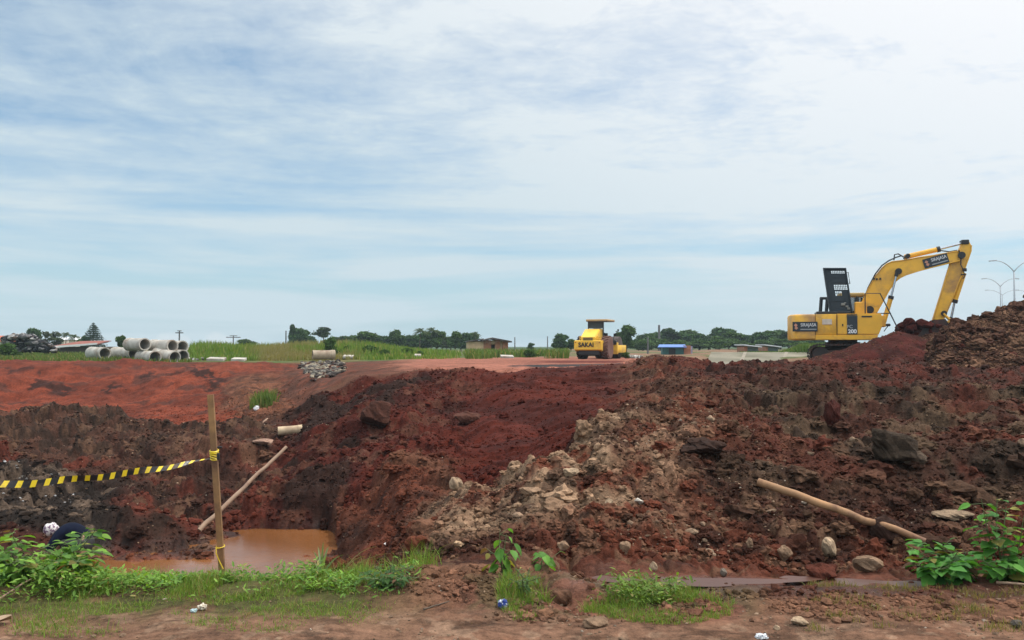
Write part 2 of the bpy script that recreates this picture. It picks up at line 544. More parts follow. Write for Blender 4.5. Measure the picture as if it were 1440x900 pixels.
def base_height(p, Y):
    """p: bearing as pixel column, Y: depth (arrays)"""
    pc = np.clip(p, _cp[0], _cp[-1] - 1e-6)
    i = np.clip(np.searchsorted(_cp, pc, side='right') - 1, 0, len(_cp) - 2)
    t = (pc - _cp[i]) / (_cp[i + 1] - _cp[i])
    t = t * t * (3 - 2 * t)
    ky = _kY[i] * (1 - t)[:, None] + _kY[i + 1] * t[:, None]
    kz = _kZ[i] * (1 - t)[:, None] + _kZ[i + 1] * t[:, None]
    out = np.zeros_like(Y)
    n = ky.shape[1]
    j = np.clip((ky <= Y[:, None]).sum(1) - 1, 0, n - 2)
    r = np.arange(len(Y))
    y0, y1, z0, z1 = ky[r, j], ky[r, j + 1], kz[r, j], kz[r, j + 1]
    s = np.clip((Y - y0) / (y1 - y0), 0, 1)
    return z0 + (z1 - z0) * (0.45 * s + 0.55 * s * s * (3 - 2 * s))


def box_mask(p, Y, p0, p1, Y0, Y1, fp, fY):
    return sstep(p0 - fp, p0 + fp, p) * (1 - sstep(p1 - fp, p1 + fp, p)) * sstep(Y0 - fY, Y0 + fY, Y) * (1 - sstep(Y1 - fY, Y1 + fY, Y))


def roughness(p, Y):
    """how clod-strewn the ground is, 0 smooth .. 1 loose rubble"""
    a = np.full_like(Y, 0.06)
    def put(m, v):
        nonlocal a
        a = a * (1 - m) + v * m
    put(box_mask(p, Y, 600, 3000, 6.35, 40, 45, .3), 0.95)           # near spoil heap and the flat behind it
    put(box_mask(p, Y, 1000, 3000, 20, 40, 60, 3), 0.75)
    put(box_mask(p, Y, 480, 640, 6.6, 15, 25, .5), 0.85)
    put(box_mask(p, Y, -3000, 330, 13.7, 16, 25, .3), .7)
    put(box_mask(p, Y, -3000, 545, 15.5, 25.5, 25, .3), 1.1)         # bank and berm across the pit
    put(box_mask(p, Y, 380, 740, 14.0, 28.2, 25, .6), 0.75)           # embankment flank
    put(box_mask(p, Y, 660, 900, 13.0, 28.2, 30, 1.2), 0.34)
    put(box_mask(p, Y, -3000, 420, 28, 50.5, 25, 1), 0.48)            # far red cut
    put(box_mask(p, Y, 300, 400, 28, 40, 20, 2), 0.7)
    put(box_mask(p, Y, 540, 900, 28.8, 60, 25, .8), 0.07)            # haul road
    put(box_mask(p, Y, 690, 900, 26.5, 30, 25, .8), 0.22)
    put(box_mask(p, Y, 900, 1010, 26, 36, 30, 2), 0.7)
    put(box_mask(p, Y, -3000, 470, 6.2, 13.3, 30, .3), 0.10)
    put(box_mask(p, Y, 330, 480, 6.2, 15.4, 20, .2), 0.20)
    put(box_mask(p, Y, 425, 520, 8, 16.3, 14, .3), 0.75)
    put(box_mask(p, Y, 575, 700, 5.35, 6.7, 20, .25), 0.45)         # pit floor
    put(box_mask(p, Y, 690, 860, 5.3, 6.6, 30, .3), 0.5)
    put(box_mask(p, Y, 860, 3000, 5.5, 6.4, 30, .15), 0.22)
    return a


def relief(X, Y, A):
    """loose soil relief in metres"""
    h = (fbm(X / 2.6, Y / 2.6, 3, 4) - 0.5) * 0.55
    t = fbm(X / 3.4 + 3, Y / 2.4, 201, 4) * 7
    ft = t - np.floor(t)
    h += ((np.floor(t) + sstep(.40, .56, ft)) / 7 - .5) * 1.55 * sstep(9, 14, Y) * (1 - sstep(28, 38, Y))
    h += (billow(X / 0.95, Y / 0.95, 11, 3) - .5) * 0.36
    h += domes(X / 0.50, Y / 0.50, 21, 0.45) * 0.16
    h += (billow(X / 0.26, Y / 0.26, 15, 3) - .5) * 0.14
    h += domes(X / 0.17, Y / 0.17, 31, 0.6) * 0.070
    h += (billow(X / 0.075, Y / 0.075, 45, 2) - .5) * 0.045
    return h * A


def ground_z(X, Y, detail=True):
    X = np.atleast_1d(np.asarray(X, dtype=float)); Y = np.atleast_1d(np.asarray(Y, dtype=float))
    p = 720 + FPX * X / Y
    # bend the bearings so that edges wander
    wob = (fbm(X / 3.0, Y / 3.0, 90, 3) - 0.5) * 60 * sstep(6.5, 9, Y)
    wY = 1 + (fbm(X / 2.2, Y / 2.2, 95, 3) - 0.5) * 0.10 * sstep(6.5, 9, Y) * (1 - sstep(45, 60, Y))
    z = base_height(p + wob, Y * wY)
    if detail:
        A = roughness(p + wob, Y)
        z = z + relief(X, Y, A) - 0.10 * A
        z = z + (fbm(X / 14, Y / 14, 77, 3) - 0.5) * 0.5 * sstep(60, 90, Y) * (1 - sstep(300, 800, Y))
        z = z + np.maximum(0, fbm(X / 1.6, Y / 1.6, 78, 4) - .40) * .45 * np.exp(-((Y - 50.2) / .8) ** 2) * (1 - sstep(420, 470, p))
        # wheel ruts and footprints on the near track
        z = z + (fbm(X / 0.55, Y / 0.25, 71, 4) - 0.5) * 0.05 * (1 - sstep(5.5, 6.5, Y))
    return z


def gz(X, Y):
    return float(ground_z(X, Y)[0])


def ground_col(X, Y, z):
    p = 720 + FPX * X / Y
    wob = (fbm(X / 3.0, Y / 3.0, 90, 3) - 0.5) * 60 * sstep(6.5, 9, Y)
    p = p + wob + (fbm(X / 0.5 , Y / 0.5, 191, 4) - 0.5) * 60 * sstep(6, 9, Y)
    n1 = fbm(X / 1.3, Y / 1.3, 101, 5)
    n2 = fbm(X / 0.4, Y / 0.4, 111, 4)
    n3 = fbm(X / 0.12, Y / 0.12, 121, 3)
    n4 = fbm(X / 4.0, Y / 4.0, 131, 4)
    n = len(X)
    c = np.empty((n, 3)); c[:] = (0.150, 0.074, 0.044)
    wet = np.zeros(n)
    def put(m, col, col2=None, t=None):
        nonlocal c
        col = np.array(col)
        if col2 is not None:
            col = col[None] * (1 - t)[:, None] + np.array(col2)[None] * t[:, None]
        c = c * (1 - m)[:, None] + col * m[:, None]
    L = 1 - sstep(520, 620, p)
    # far country
    far = sstep(48, 54, Y)
    put(far, (0.07, 0.105, 0.028), (0.13, 0.11, 0.045), sstep(.45, .6, n4))
    put(far * sstep(640, 720, p), (0.20, 0.12, 0.075), (0.10, 0.11, 0.045), sstep(.46, .56, fbm(X / 9, Y / 9, 17, 3)))
    put(sstep(150, 260, Y), (0.05, 0.085, 0.03))
    # pit floor
    put(L * sstep(6.3, 7.0, Y) * (1 - sstep(14.5, 16, Y)), (0.19, 0.060, 0.026), (0.10, 0.034, 0.018), sstep(.5, .62, n2))
    put((1 - sstep(110, 190, p)) * sstep(11, 12.5, Y) * (1 - sstep(16, 17, Y)), (0.045, 0.024, 0.017), (0.10, 0.040, 0.025), sstep(.5, .62, n2))
    # bank and berm: mixed brown rubble
    bm_ = (1 - sstep(500, 560, p)) * sstep(13.5, 14.0, Y + 1.6 * sstep(330, 400, p) * -1) * (1 - sstep(26, 29, Y))
    put(bm_, (0.10, 0.026, 0.016), (0.050, 0.022, 0.015), sstep(.42, .58, n1))
    put(bm_ * sstep(20, 22, Y) * .8, (0.085, 0.040, 0.026), (0.040, 0.026, 0.019), sstep(.42, .55, n2))
    put(bm_ * sstep(.58, .66, n2) * .6, (0.14, 0.075, 0.045))
    put(bm_ * sstep(.60, .68, fbm(X / .7, Y / .7, 141, 4)) * .7, (0.028, 0.017, 0.012))
    put((1 - sstep(140, 230, p)) * sstep(13.6, 14.2, Y) * (1 - sstep(17.5, 19.5, Y)), (0.022, 0.016, 0.013), (0.10, 0.07, 0.05), sstep(.55, .65, n2))
    # far red cut
    fc = (1 - sstep(400, 440, p)) * sstep(27, 30, Y) * (1 - sstep(50, 53, Y))
    put(fc, (0.182, 0.041, 0.020), (0.128, 0.029, 0.0145), sstep(.4, .62, n1))
    put(fc * sstep(.62, .68, fbm(X / 1.6, Y / .8, 151, 4)), (0.09, 0.03, 0.02))
    for (pa, Ya, pb_, Yb, wd_) in ((255, 49, 322, 40.5, 7), (60, 44.0, 80, 43.5, 9), (138, 43.8, 152, 43.2, 8), (205, 46, 215, 45.5, 5), (20, 47, 45, 46.5, 4)):
        tt = np.clip(((p - pa) * (pb_ - pa) / 9 + (Y - Ya) * (Yb - Ya) * 9) / ((pb_ - pa) ** 2 / 9 + (Yb - Ya) ** 2 * 9), 0, 1)
        dd = np.hypot(p - pa - tt * (pb_ - pa), (Y - Ya - tt * (Yb - Ya)) * 9)
        put(1 - sstep(wd_ * .5, wd_ * 1.3, dd), (0.038, 0.014, 0.010))
    put(fc * sstep(300, 345, p) * (1 - sstep(42, 47, Y)), (0.15, 0.060, 0.033), (0.08, 0.034, 0.02), sstep(.45, .6, n2))
    # embankment flank: dark red
    ef = sstep(380, 420, p) * (1 - sstep(880, 1010, p)) * sstep(15.2, 16.4, Y) * (1 - sstep(28, 29, Y))
    ef = np.maximum(ef, sstep(620, 680, p) * (1 - sstep(860, 930, p)) * sstep(10.4, 11.6, Y) * (1 - sstep(28, 29, Y)))
    put(ef, (0.074, 0.0150, 0.0088), (0.038, 0.0090, 0.0060), sstep(.4, .6, n1))
    put(ef * sstep(.56, .64, n2) * (1 - sstep(700, 760, p)) * .7, (0.095, 0.040, 0.025))
    put(ef * sstep(.61, .66, n1) * (1 - sstep(700, 760, p)), (0.030, 0.014, 0.010))
    put(sstep(610, 690, p + (n1 - .5) * 60) * (1 - sstep(880, 960, p)) * sstep(11, 13, Y) * (1 - sstep(28, 29, Y)), (0.080, 0.0150, 0.0085), (0.052, 0.0105, 0.0065), sstep(.4, .6, n1))
    rp_ = sstep(425, 445, p) * (1 - sstep(600, 660, p)) * sstep(6.6, 7.2, Y) * (1 - sstep(15.0, 15.8, Y))
    put(rp_, (0.115, 0.036, 0.020), (0.060, 0.024, 0.015), sstep(.42, .58, n1))
    put(sstep(395, 430, p) * (1 - sstep(540, 600, p)) * sstep(28, 29.5, Y) * (1 - sstep(50, 54, Y)), (0.135, 0.045, 0.026), (0.085, 0.036, 0.023), sstep(.42, .6, n2))
    # near spoil heap
    nh = sstep(560, 640, p) * sstep(6.25, 6.5, Y) * (1 - sstep(10.5, 12.0, Y) * (1 - sstep(830, 940, p))) * (1 - sstep(30, 36, Y))
    put(nh, (0.105, 0.032, 0.018), (0.055, 0.022, 0.014), sstep(.42, .6, n1))
    tanm = nh * (1 - sstep(900, 1000, p)) * sstep(6.9, 7.8, Y) * (1 - .9 * sstep(10.2, 12.0, Y + (n4 - .5) * 3))
    put(tanm * sstep(.36, .50, n2 * .6 + n1 * .4) * .9, (0.262, 0.170, 0.106))
    put(nh * sstep(.57, .64, n3) * .6, (0.16, 0.092, 0.055))
    put(nh * sstep(.60, .66, fbm(X / .2, Y / .2, 123, 3)) * .7, (0.035, 0.018, 0.013))
    oli = nh * sstep(940, 1080, p) * sstep(8.0, 9.0, Y)
    put(oli, (0.066, 0.026, 0.017), (0.040, 0.025, 0.017), sstep(.40, .55, n1))
    put(oli * sstep(.54, .62, n2) * .8, (0.105, 0.066, 0.040))
    put(oli * sstep(.58, .66, fbm(X / 1.1, Y / 1.1, 161, 4)) * .6, (0.10, 0.026, 0.016))
    put(nh * sstep(900, 1000, p) * sstep(15, 22, Y), (0.085, 0.023, 0.015), (0.048, 0.021, 0.015), sstep(.42, .58, n2))
    # haul road
    rd = sstep(545, 600, p) * (1 - sstep(900, 940, p)) * sstep(28.2, 28.9, Y) * (1 - sstep(58, 66, Y))
    put(rd, (0.29, 0.115, 0.077), (0.22, 0.085, 0.055), sstep(.4, .6, fbm(X / 3, Y / .8, 171, 4)))
    put(rd * sstep(720, 740, p) * (1 - sstep(870, 900, p)) * sstep(30.2, 30.8, Y) * (1 - sstep(35, 35.8, Y)), (0.035, 0.030, 0.030))
    put(sstep(690, 800, p) * (1 - sstep(900, 960, p)) * sstep(38, 39, Y) * (1 - sstep(46, 48, Y)), (0.11, 0.026, 0.017))
    # wet mud lane on the right
    mu = sstep(760, 830, p) * sstep(5.65, 5.85, Y + (n1 - .5) * .6) * (1 - sstep(6.35, 6.6, Y + (n2 - .5) * .4))
    put(mu, (0.120, 0.046, 0.029), (0.080, 0.032, 0.021), sstep(.4, .6, n1))
    wet = np.maximum(wet, mu * sstep(.34, .48, n4 * .4 + n1 * .6))
    # verge
    vg = (1 - sstep(540, 620, p)) * sstep(4.85, 5.2, Y + (n2 - .5) * .5) * (1 - sstep(6.4, 6.9, Y))
    put(vg, (0.075, 0.070, 0.025), (0.11, 0.066, 0.035), sstep(.5, .62, n2))
    vg = sstep(620, 680, p) * (1 - sstep(1040, 1090, p)) * sstep(5.1, 5.35, Y + (n2 - .5) * .5) * (1 - sstep(5.8, 6.2, Y))
    put(vg * .8, (0.09, 0.062, 0.033), (0.16, 0.07, 0.045), sstep(.48, .58, n2))
    # near track: paler worn patches, grit
    tr = 1 - sstep(5.0, 5.4, Y)
    put(tr * sstep(.5, .62, n1) * .6, (0.19, 0.108, 0.069))
    put(tr * sstep(.58, .66, n3) * .7, (0.23, 0.145, 0.095))
    put(tr * sstep(.58, .68, fbm(X / .25, Y / .12, 181, 4)) * .7, (0.075, 0.04, 0.024))
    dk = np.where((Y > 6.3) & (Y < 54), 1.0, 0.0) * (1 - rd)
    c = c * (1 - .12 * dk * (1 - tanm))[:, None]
    wet = np.maximum(wet, L * (1 - sstep(-1.72, -1.5, z)) * sstep(7, 8, Y) * (1 - sstep(16, 17, Y)) * .8)
    return c, wet


# tessellation of the ground sheet: bearings x depths
bx_ = np.concatenate([np.linspace(-1900, -60, 90, endpoint=False), np.linspace(-60, 1500, 1180, endpoint=False), np.linspace(1500, 3340, 91)])
yy_ = np.concatenate([np.geomspace(0.25, 3.9, 60, endpoint=False), np.geomspace(3.9, 46, 930, endpoint=False),
                      np.geomspace(46, 120, 90, endpoint=False), np.geomspace(120, 1600, 50)])
PX, YY = np.meshgrid(bx_, yy_)
XX = ((PX - 720) / FPX * YY).ravel()
YF = YY.ravel()
ZZ = ground_z(XX, YF)
colr, wet = ground_col(XX, YF, ZZ)
nr, nc = PX.shape
idx = np.arange(nr * nc).reshape(nr, nc)
F = np.stack([idx[:-1, :-1], idx[:-1, 1:], idx[1:, 1:], idx[1:, :-1]], -1).reshape(-1, 4)
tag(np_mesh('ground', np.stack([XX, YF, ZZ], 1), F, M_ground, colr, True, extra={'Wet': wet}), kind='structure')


# standing water: brown pool in the pit, thin film in the mud lane
def water_mat(name, col, rough):
    m, g, bs = mat_base(name)
    pos = g.n('ShaderNodeNewGeometry').outputs['Position']
    n = g.noise(pos, 0.7, 5, 0.55)
    g.put(bs.inputs['Base Color'], g.mix(g.mapr(n, 0.35, 0.65, 0, 1), col, tuple(x * 0.72 for x in col)))
    bs.inputs['Roughness'].default_value = rough
    bs.inputs['Specular IOR Level'].default_value = 0.45
    b = g.n('ShaderNodeBump')
    b.inputs['Strength'].default_value = 0.35
    b.inputs['Distance'].default_value = 0.01
    g.put(b.inputs['Height'], g.noise(pos, 9, 5, 0.6, 1.0))
    g.put(bs.inputs['Normal'], b.outputs[0])
    return m


def sheet(name, pts, z, mat):
    b = MB()
    b.bm.faces.new([b.bm.verts.new((x, y, z)) for x, y in pts])
    return tag(b.build(name, mat), kind='structure')


def xy(px, Y): return ((px - 720) / FPX * Y, Y)


sheet('pool_water', [xy(120, 8), xy(540, 8), xy(520, 17), xy(90, 17)], -1.795, water_mat('muddy_water', (0.21, 0.083, 0.027), 0.17))
_r = random.Random(5)
def blob(px, Y, rx, ry, n=40):
    cx_, cy_ = xy(px, Y)
    return [(cx_ + rx * math.cos(a) * k, cy_ + ry * math.sin(a) * k) for a, k in ((2 * math.pi * i / n, 1 + .22 * math.sin(3 * 2 * math.pi * i / n + 1) + .10 * math.sin(7 * 2 * math.pi * i / n) + _r.uniform(-.04, .04)) for i in range(n))]
_pm = water_mat('puddle_water', (0.095, 0.038, 0.024), 0.42)
for _i, _a in enumerate(((1000, 6.12, .55, .11), (868, 6.2, .20, .08), (1125, 6.22, .16, .07), (1395, 5.95, .26, .12))):
    sheet('puddle', blob(*_a), -0.070 - .003 * _i, _pm)
sheet('puddle', blob(1250, 6.03, .50, .20), -0.085, water_mat('puddle_water', (0.095, 0.040, 0.025), 0.38))


# loose heaps that stand on the ground as masses of their own
HEAPS = []
def heap(name, x0, x1, y0, y1, fn, colf, label, A, step):
    """heap over a plan rectangle; fn(x, y) gives its height above the ground"""
    def top(wx, wy):
        h = fn(wx, wy)
        return ground_z(wx, wy, False) - .05 + h + relief(wx * .8 + 40, wy * .8, A) * sstep(-.2, .5, h)
    HEAPS.append((x0, x1, y0, y1, top))
    nx, ny = int((x1 - x0) / step), int((y1 - y0) / step)
    X, Y = np.meshgrid(np.linspace(x0, x1, nx), np.linspace(y0, y1, ny))
    X, Y = X.ravel(), Y.ravel()
    z = top(X, Y)
    base = ground_z(X, Y, False)
    i = np.arange(nx * ny).reshape(ny, nx)
    F = np.stack([i[:-1, :-1], i[:-1, 1:], i[1:, 1:], i[1:, :-1]], -1).reshape(-1, 4)
    keep = (z[F].max(1) > base[F].min(1) - .25)
    c = Vector(((x0 + x1) / 2, (y0 + y1) / 2, float(base.mean())))
    o = np_mesh(name, np.stack([X - c.x, Y - c.y, z - c.z], 1), F[keep], M_ground, colf(X, Y, z), True, extra={'Wet': np.zeros(len(X))})
    o.location = c
    return tag(o, label, 'soil heap')


def surface_z(X, Y):
    """ground or the heap standing on it, whichever is higher"""
    z = ground_z(X, Y)
    for (x0, x1, y0, y1, top) in HEAPS:
        k = (X > x0) & (X < x1) & (Y > y0) & (Y < y1)
        if k.any(): z[k] = np.maximum(z[k], top(X[k], Y[k]))
    return z


def cone(X, Y, cx, cy, h, slope, stretch=1.0):
    r = np.sqrt(((X - cx) / stretch) ** 2 + (Y - cy) ** 2 + .04)
    r = r * (1 + .3 * (fbm(X / 1.3, Y / 1.3, 8, 3) - .5))
    return h - r * slope


def two(ca, cb, seed, sc=.5):
    def f(X, Y, z):
        t = sstep(.44, .58, fbm(X / sc, Y / sc, seed, 5))
        return np.array(ca)[None] * (1 - t)[:, None] + np.array(cb)[None] * t[:, None]
    return f


def red_heap(X, Y):
    x = lambda px, Yd: (px - 720) / FPX * Yd
    h = cone(X, Y, x(1262, 36), 36.0, 1.62, .60, 1.25)
    h = np.maximum(h, cone(X, Y, x(1222, 36), 35.9, 1.12, .50, 1.35))
    h = np.maximum(h, cone(X, Y, x(1196, 36), 35.7, .72, .42, 1.4))
    h = np.maximum(h, cone(X, Y, x(1165, 36), 35.5, .42, .35, 1.5))
    h = np.maximum(h, cone(X, Y, x(1312, 36), 36.0, 1.45, .62, 1.1))
    return np.maximum(h, -.6)


def spoil(X, Y):
    wx = X + (fbm(X / 1.2, Y / 1.2, 33, 3) - .5) * .9; wy = Y + (fbm(X / 1.4, Y / 1.4, 34, 3) - .5) * .9
    e = wx - .4860 * wy
    a = e * 1.5
    b_ = 1.15 + (e - .7) * .44
    c_ = (wy - 26.6) * .58
    d = (37.5 - wy) * .7
    h = np.minimum(np.minimum(a, b_), np.minimum(c_, d))
    return np.maximum(np.minimum(h, 4.4 + 0 * h), -.6)


heap('soil_heap', 11.4, 19.6, 32.4, 39.2, red_heap, two((0.060, 0.0125, 0.009), (0.040, 0.0100, 0.0075), 5), 'fresh dark red soil heap under the bucket and in front of the tracks', 0.30, .045)
def ridge(X, Y):
    x = lambda px, Yd: (px - 720) / FPX * Yd
    h = -1.0 + 0 * X
    for px, Yd, hh in ((885, 33.0, .18), (908, 32.3, .30), (932, 31.6, .40), (955, 31.2, .52), (975, 31.0, .50), (992, 30.6, .34)):
        h = np.maximum(h, cone(X, Y, x(px, Yd), Yd, hh * .62 + .05, .42, 1.5))
    return h


heap('soil_ridge', 3.6, 8.4, 28.6, 35.2, ridge, two((0.070, 0.0150, 0.010), (0.050, 0.0120, 0.0085), 5), 'low ridge of dark red soil along the road edge left of the canal lining', 0.35, .04)
heap('spoil_heap', 13.8, 27.5, 25.8, 38.5, spoil, lambda X, Y, z: two((0.062, 0.026, 0.017), (0.125, 0.066, 0.040), 6, .35)(X, Y, z) * (.45 + .55 * sstep(.40, .55, fbm(X / 1.4, Y / 1.4, 66, 4)))[:, None],
     'tall brown rubble heap at the right edge, rising beyond the excavator bucket', 0.62, .04)


# concrete canal lining beyond the flat
b = MB()
def lin(px, Y, z): return Vector(((px - 720) / FPX * Y, Y, z))
q = [lin(985, 49, .05), lin(1180, 51, .05), lin(1180, 64.5, 1.16), lin(1000, 64.5, 1.16)]
b.quad(*q)
for v in list(b.bm.verts): pass
M_lining = solid('old_concrete_lining', (0.195, 0.175, 0.125), 0.9, var=0.25, scale=.5, dirt=(0.09, 0.085, 0.045), dirt_amt=.5)
lo = b.build('canal_lining', M_lining)
tag(lo, kind='structure')
b = MB()
for pxa in (1040, 1098, 1150):
    A_ = lin(pxa - 4, 50.5, .15); B_ = lin(pxa + 8, 64.3, 1.18)
    d = Vector((.12, 0, 0))
    b.quad(A_ - d, A_ + d, B_ + d, B_ - d)
b.build('lining_joints', solid('pale_joint', (.24, .21, .16), .9), lo)
# ------------------------------------------------------------------ stones and clods
rng = np.random.default_rng(7)


def ico(sub=1):
    bm = bmesh.new()
    bmesh.ops.create_icosphere(bm, subdivisions=sub, radius=1.0)
    V = np.array([v.co[:] for v in bm.verts]); F = np.array([[v.index for v in f.verts] for f in bm.faces])
    bm.free()
    return V, F


ICO = {s: ico(s) for s in (1, 2, 3, 4)}


def rock_shape(sub, seed, angular=0.5, lump=0.25):
    """broken stone: sphere cut by random planes"""
    r = np.random.default_rng(seed)
    V, F = ICO[sub]
    V = V.copy()
    rad = np.full(len(V), 1.0)
    for _ in range(int(6 + 8 * angular)):
        d = r.normal(size=3); d /= np.linalg.norm(d)
        k = r.uniform(0.5, 0.9)
        dp = V @ d
        lim = np.where(dp > 1e-3, k / np.maximum(dp, 1e-3), 9)
        rad = np.minimum(rad, lim)
    rad *= 1 + lump * (fbm(V[:, 0] * 2 + V[:, 2] * 1.3 + seed, V[:, 1] * 2 - V[:, 2] * .9, seed, 3) - .5)
    return V * rad[:, None], F


def clod_shape(sub, seed, amp=.9):
    """crumbly lump: noisy, no flat cuts"""
    V, F = ICO[sub]
    V = V.copy()
    n1 = fbm(V[:, 0] * 1.6 + V[:, 2] * 1.1 + seed * 3.1, V[:, 1] * 1.6 - V[:, 2] * 1.3, seed, 2)
    n2 = fbm(V[:, 0] * 4 - V[:, 2] * 2.9 + seed, V[:, 1] * 4 + V[:, 2] * 2.3, seed + 9, 2)
    r = np.random.default_rng(seed)
    rad = (.55 + amp * n1 + .55 * amp * (n2 - .5)) * (1 + r.uniform(-.12, .12, len(V)))
    return V * rad[:, None], F


VARS = [clod_shape(1, 100 + i, .9) for i in range(8)] + [rock_shape(1, 100 + i, .9, .3) for i in range(6)]
VARS3 = [clod_shape(3, 300 + i, 1.0) for i in range(14)]
VARS2 = [rock_shape(2, 200 + i, .7, .5) for i in range(14)]


def scatter(name, N, area, size, colf, mat, variants, seed, label, smin=0.0009, zoff=0.15, flat=0.6, accept=None):
    """N lumps laid over bearings x depths `area`, as one mass"""
    r = np.random.default_rng(seed)
    p0, p1, Y0, Y1 = area
    p = r.uniform(p0, p1, N)
    Y = np.exp(r.uniform(math.log(Y0), math.log(Y1), N))
    X = (p - 720) / FPX * Y
    if accept is not None:
        k = r.uniform(0, 1, N) < accept(p, Y, X)
        p, Y, X = p[k], Y[k], X[k]
        N = len(X)
    z = surface_z(X, Y)
    s = np.maximum(r.lognormal(math.log(size), 0.55, N), smin * Y)
    s = np.minimum(s, size * 3.2)
    Vs, Fs, Cs = [], [], []
    off = 0
    which = r.integers(0, len(variants), N)
    col = colf(X, Y, r, N)
    for k, (V, F) in enumerate(variants):
        ii = np.where(which == k)[0]
        if not len(ii): continue
        m = len(ii)
        a = r.uniform(0, 2 * math.pi, (3, m))
        ca, sa = np.cos(a), np.sin(a)
        Rm = np.zeros((m, 3, 3))
        Rz = np.zeros((m, 3, 3)); Rz[:, 0, 0] = ca[0]; Rz[:, 0, 1] = -sa[0]; Rz[:, 1, 0] = sa[0]; Rz[:, 1, 1] = ca[0]; Rz[:, 2, 2] = 1
        Rx = np.zeros((m, 3, 3)); Rx[:, 0, 0] = 1; Rx[:, 1, 1] = ca[1]; Rx[:, 1, 2] = -sa[1]; Rx[:, 2, 1] = sa[1]; Rx[:, 2, 2] = ca[1]
        sc = np.stack([r.uniform(.7, 1.3, m), r.uniform(.6, 1.1, m), r.uniform(.45, .9, m) * (flat + .4)], 1) * s[ii][:, None]
        P = np.einsum('mij,vj->mvi', Rx, V) * sc[:, None, :]
        P = np.einsum('mij,mvj->mvi', Rz, P)
        P += np.stack([X[ii], Y[ii], z[ii] + s[ii] * zoff], 1)[:, None, :]
        Vs.append(P.reshape(-1, 3))
        Fs.append((F[None] + (np.arange(m) * len(V))[:, None, None] + off).reshape(-1, 3))
        Cs.append(np.repeat(col[ii], len(V), 0))
        off += m * len(V)
    o = np_mesh(name, np.concatenate(Vs), np.concatenate(Fs), mat, np.concatenate(Cs))
    return tag(o, label, None, None, 'stuff')


def like_ground(X, Y, r, N):
    c, _ = ground_col(X, Y, np.zeros(N))
    return c * r.uniform(0.75, 1.35, (N, 1))


def pale(X, Y, r, N):
    a = np.array((0.30, 0.205, 0.135)); b = np.array((0.17, 0.11, 0.072)); c_ = np.array((0.38, 0.31, 0.24))
    t = r.uniform(0, 1, (N, 1)); u = (r.uniform(0, 1, (N, 1)) < .10)
    return np.where(u, c_, a * t + b * (1 - t)) * r.uniform(.7, 1.15, (N, 1))


def acc_rough(p, Y, X):
    return np.clip(roughness(p, Y) * 1.2 - 0.1, 0, 1)


def acc_pale(p, Y, X):
    m = np.clip(roughness(p, Y) - .2, 0, 1)
    m = m * (0.25 + 0.9 * sstep(600, 680, p) * (1 - sstep(900, 1150, p)) * (1 - sstep(11, 13, Y)))
    m = m * (1 - 0.93 * sstep(11.5, 13, Y) * sstep(560, 640, p) * (1 - sstep(900, 960, p)) )
    return m * sstep(.38, .55, fbm(X / .8, Y / .8, 301, 4))


scatter('soil_clods', 90000, (-40, 1480, 6.7, 38), 0.017, like_ground, M_clod, VARS, 11, 'loose brown and red soil clods strewn over the excavated ground', 0.0011, accept=acc_rough)
scatter('soil_lumps', 3000, (-40, 1480, 6.9, 34), 0.046, like_ground, M_clod, VARS3, 12, 'larger lumps of dark soil lying over the spoil heaps', 0.0019, accept=acc_rough)
scatter('pale_gravel', 60000, (-40, 1480, 6.8, 30), 0.009, pale, M_stone, VARS, 13, 'pale broken stone chips mixed in the spoil', 0.0006, accept=acc_pale)
scatter('pale_rubble', 1900, (-40, 1480, 6.8, 26), 0.026, pale, M_stone, VARS2, 14, 'pale stone rubble lying across the near spoil heap', 0.0013, accept=acc_pale)
scatter('bank_rubble', 14000, (-40, 900, 13.5, 30), 0.036, like_ground, M_clod, VARS3[:0] + VARS, 20, 'broken clods over the pit bank and the dark red slope', 0.0013,
        accept=lambda p, Y, X: np.clip(roughness(p, Y) * 1.3 - .25, 0, 1) * sstep(.40, .58, fbm(X / 1.1, Y / 1.1, 88, 4)))


def heap_cols(X, Y, r, N):
    a = np.array((0.055, 0.024, 0.016)); b = np.array((0.16, 0.088, 0.052))
    t = r.uniform(0, 1, (N, 1)) ** 1.5
    return (a * (1 - t) + b * t) * r.uniform(.7, 1.3, (N, 1))


def acc_heap(p, Y, X):
    return np.where(spoil(X, Y) > .05, 1.0, 0.0)


scatter('heap_rubble', 26000, (1290, 1500, 26, 37), 0.030, heap_cols, M_clod, VARS, 18, 'small brown rubble covering the tall heap at the right edge', 0.0010, accept=acc_heap)
scatter('heap_lumps', 1500, (1290, 1500, 26, 37), 0.085, heap_cols, M_clod, VARS3, 19, 'larger lumps on the tall rubble heap at the right edge', 0.002, accept=acc_heap)
scatter('track_grit', 5200, (-60, 1500, 3.9, 6.3), 0.006, lambda X, Y, r, N: pale(X, Y, r, N) * .8, M_stone, VARS, 15, 'small grit and pebbles on the dirt track', 0.0006,
        accept=lambda p, Y, X: np.where(p < 560, .25, 1) * sstep(.4, .6, fbm(X / .4, Y / .4, 77, 3)))
scatter('verge_clods', 4200, (575, 1480, 5.15, 6.2), 0.014, like_ground, M_clod, VARS, 16, 'crumbs of red soil along the edge of the dirt track', 0.001,
        accept=lambda p, Y, X: sstep(.42, .6, fbm(X / .3, Y / .3, 78, 3)))


def hit(px, py, guess=10.0, lo=.62, hi=1.7):
    """depth at which the ground shows at that place of the picture"""
    Y = np.geomspace(max(3.9, guess * lo), guess * hi, 700)
    X = (px - 720) / FPX * Y
    g_ = surface_z(X, Y)
    los = np.array([zpy(py, y) for y in Y])
    k = np.where(g_ >= los)[0]
    return float(Y[k[0]]) if len(k) and k[0] > 0 else guess


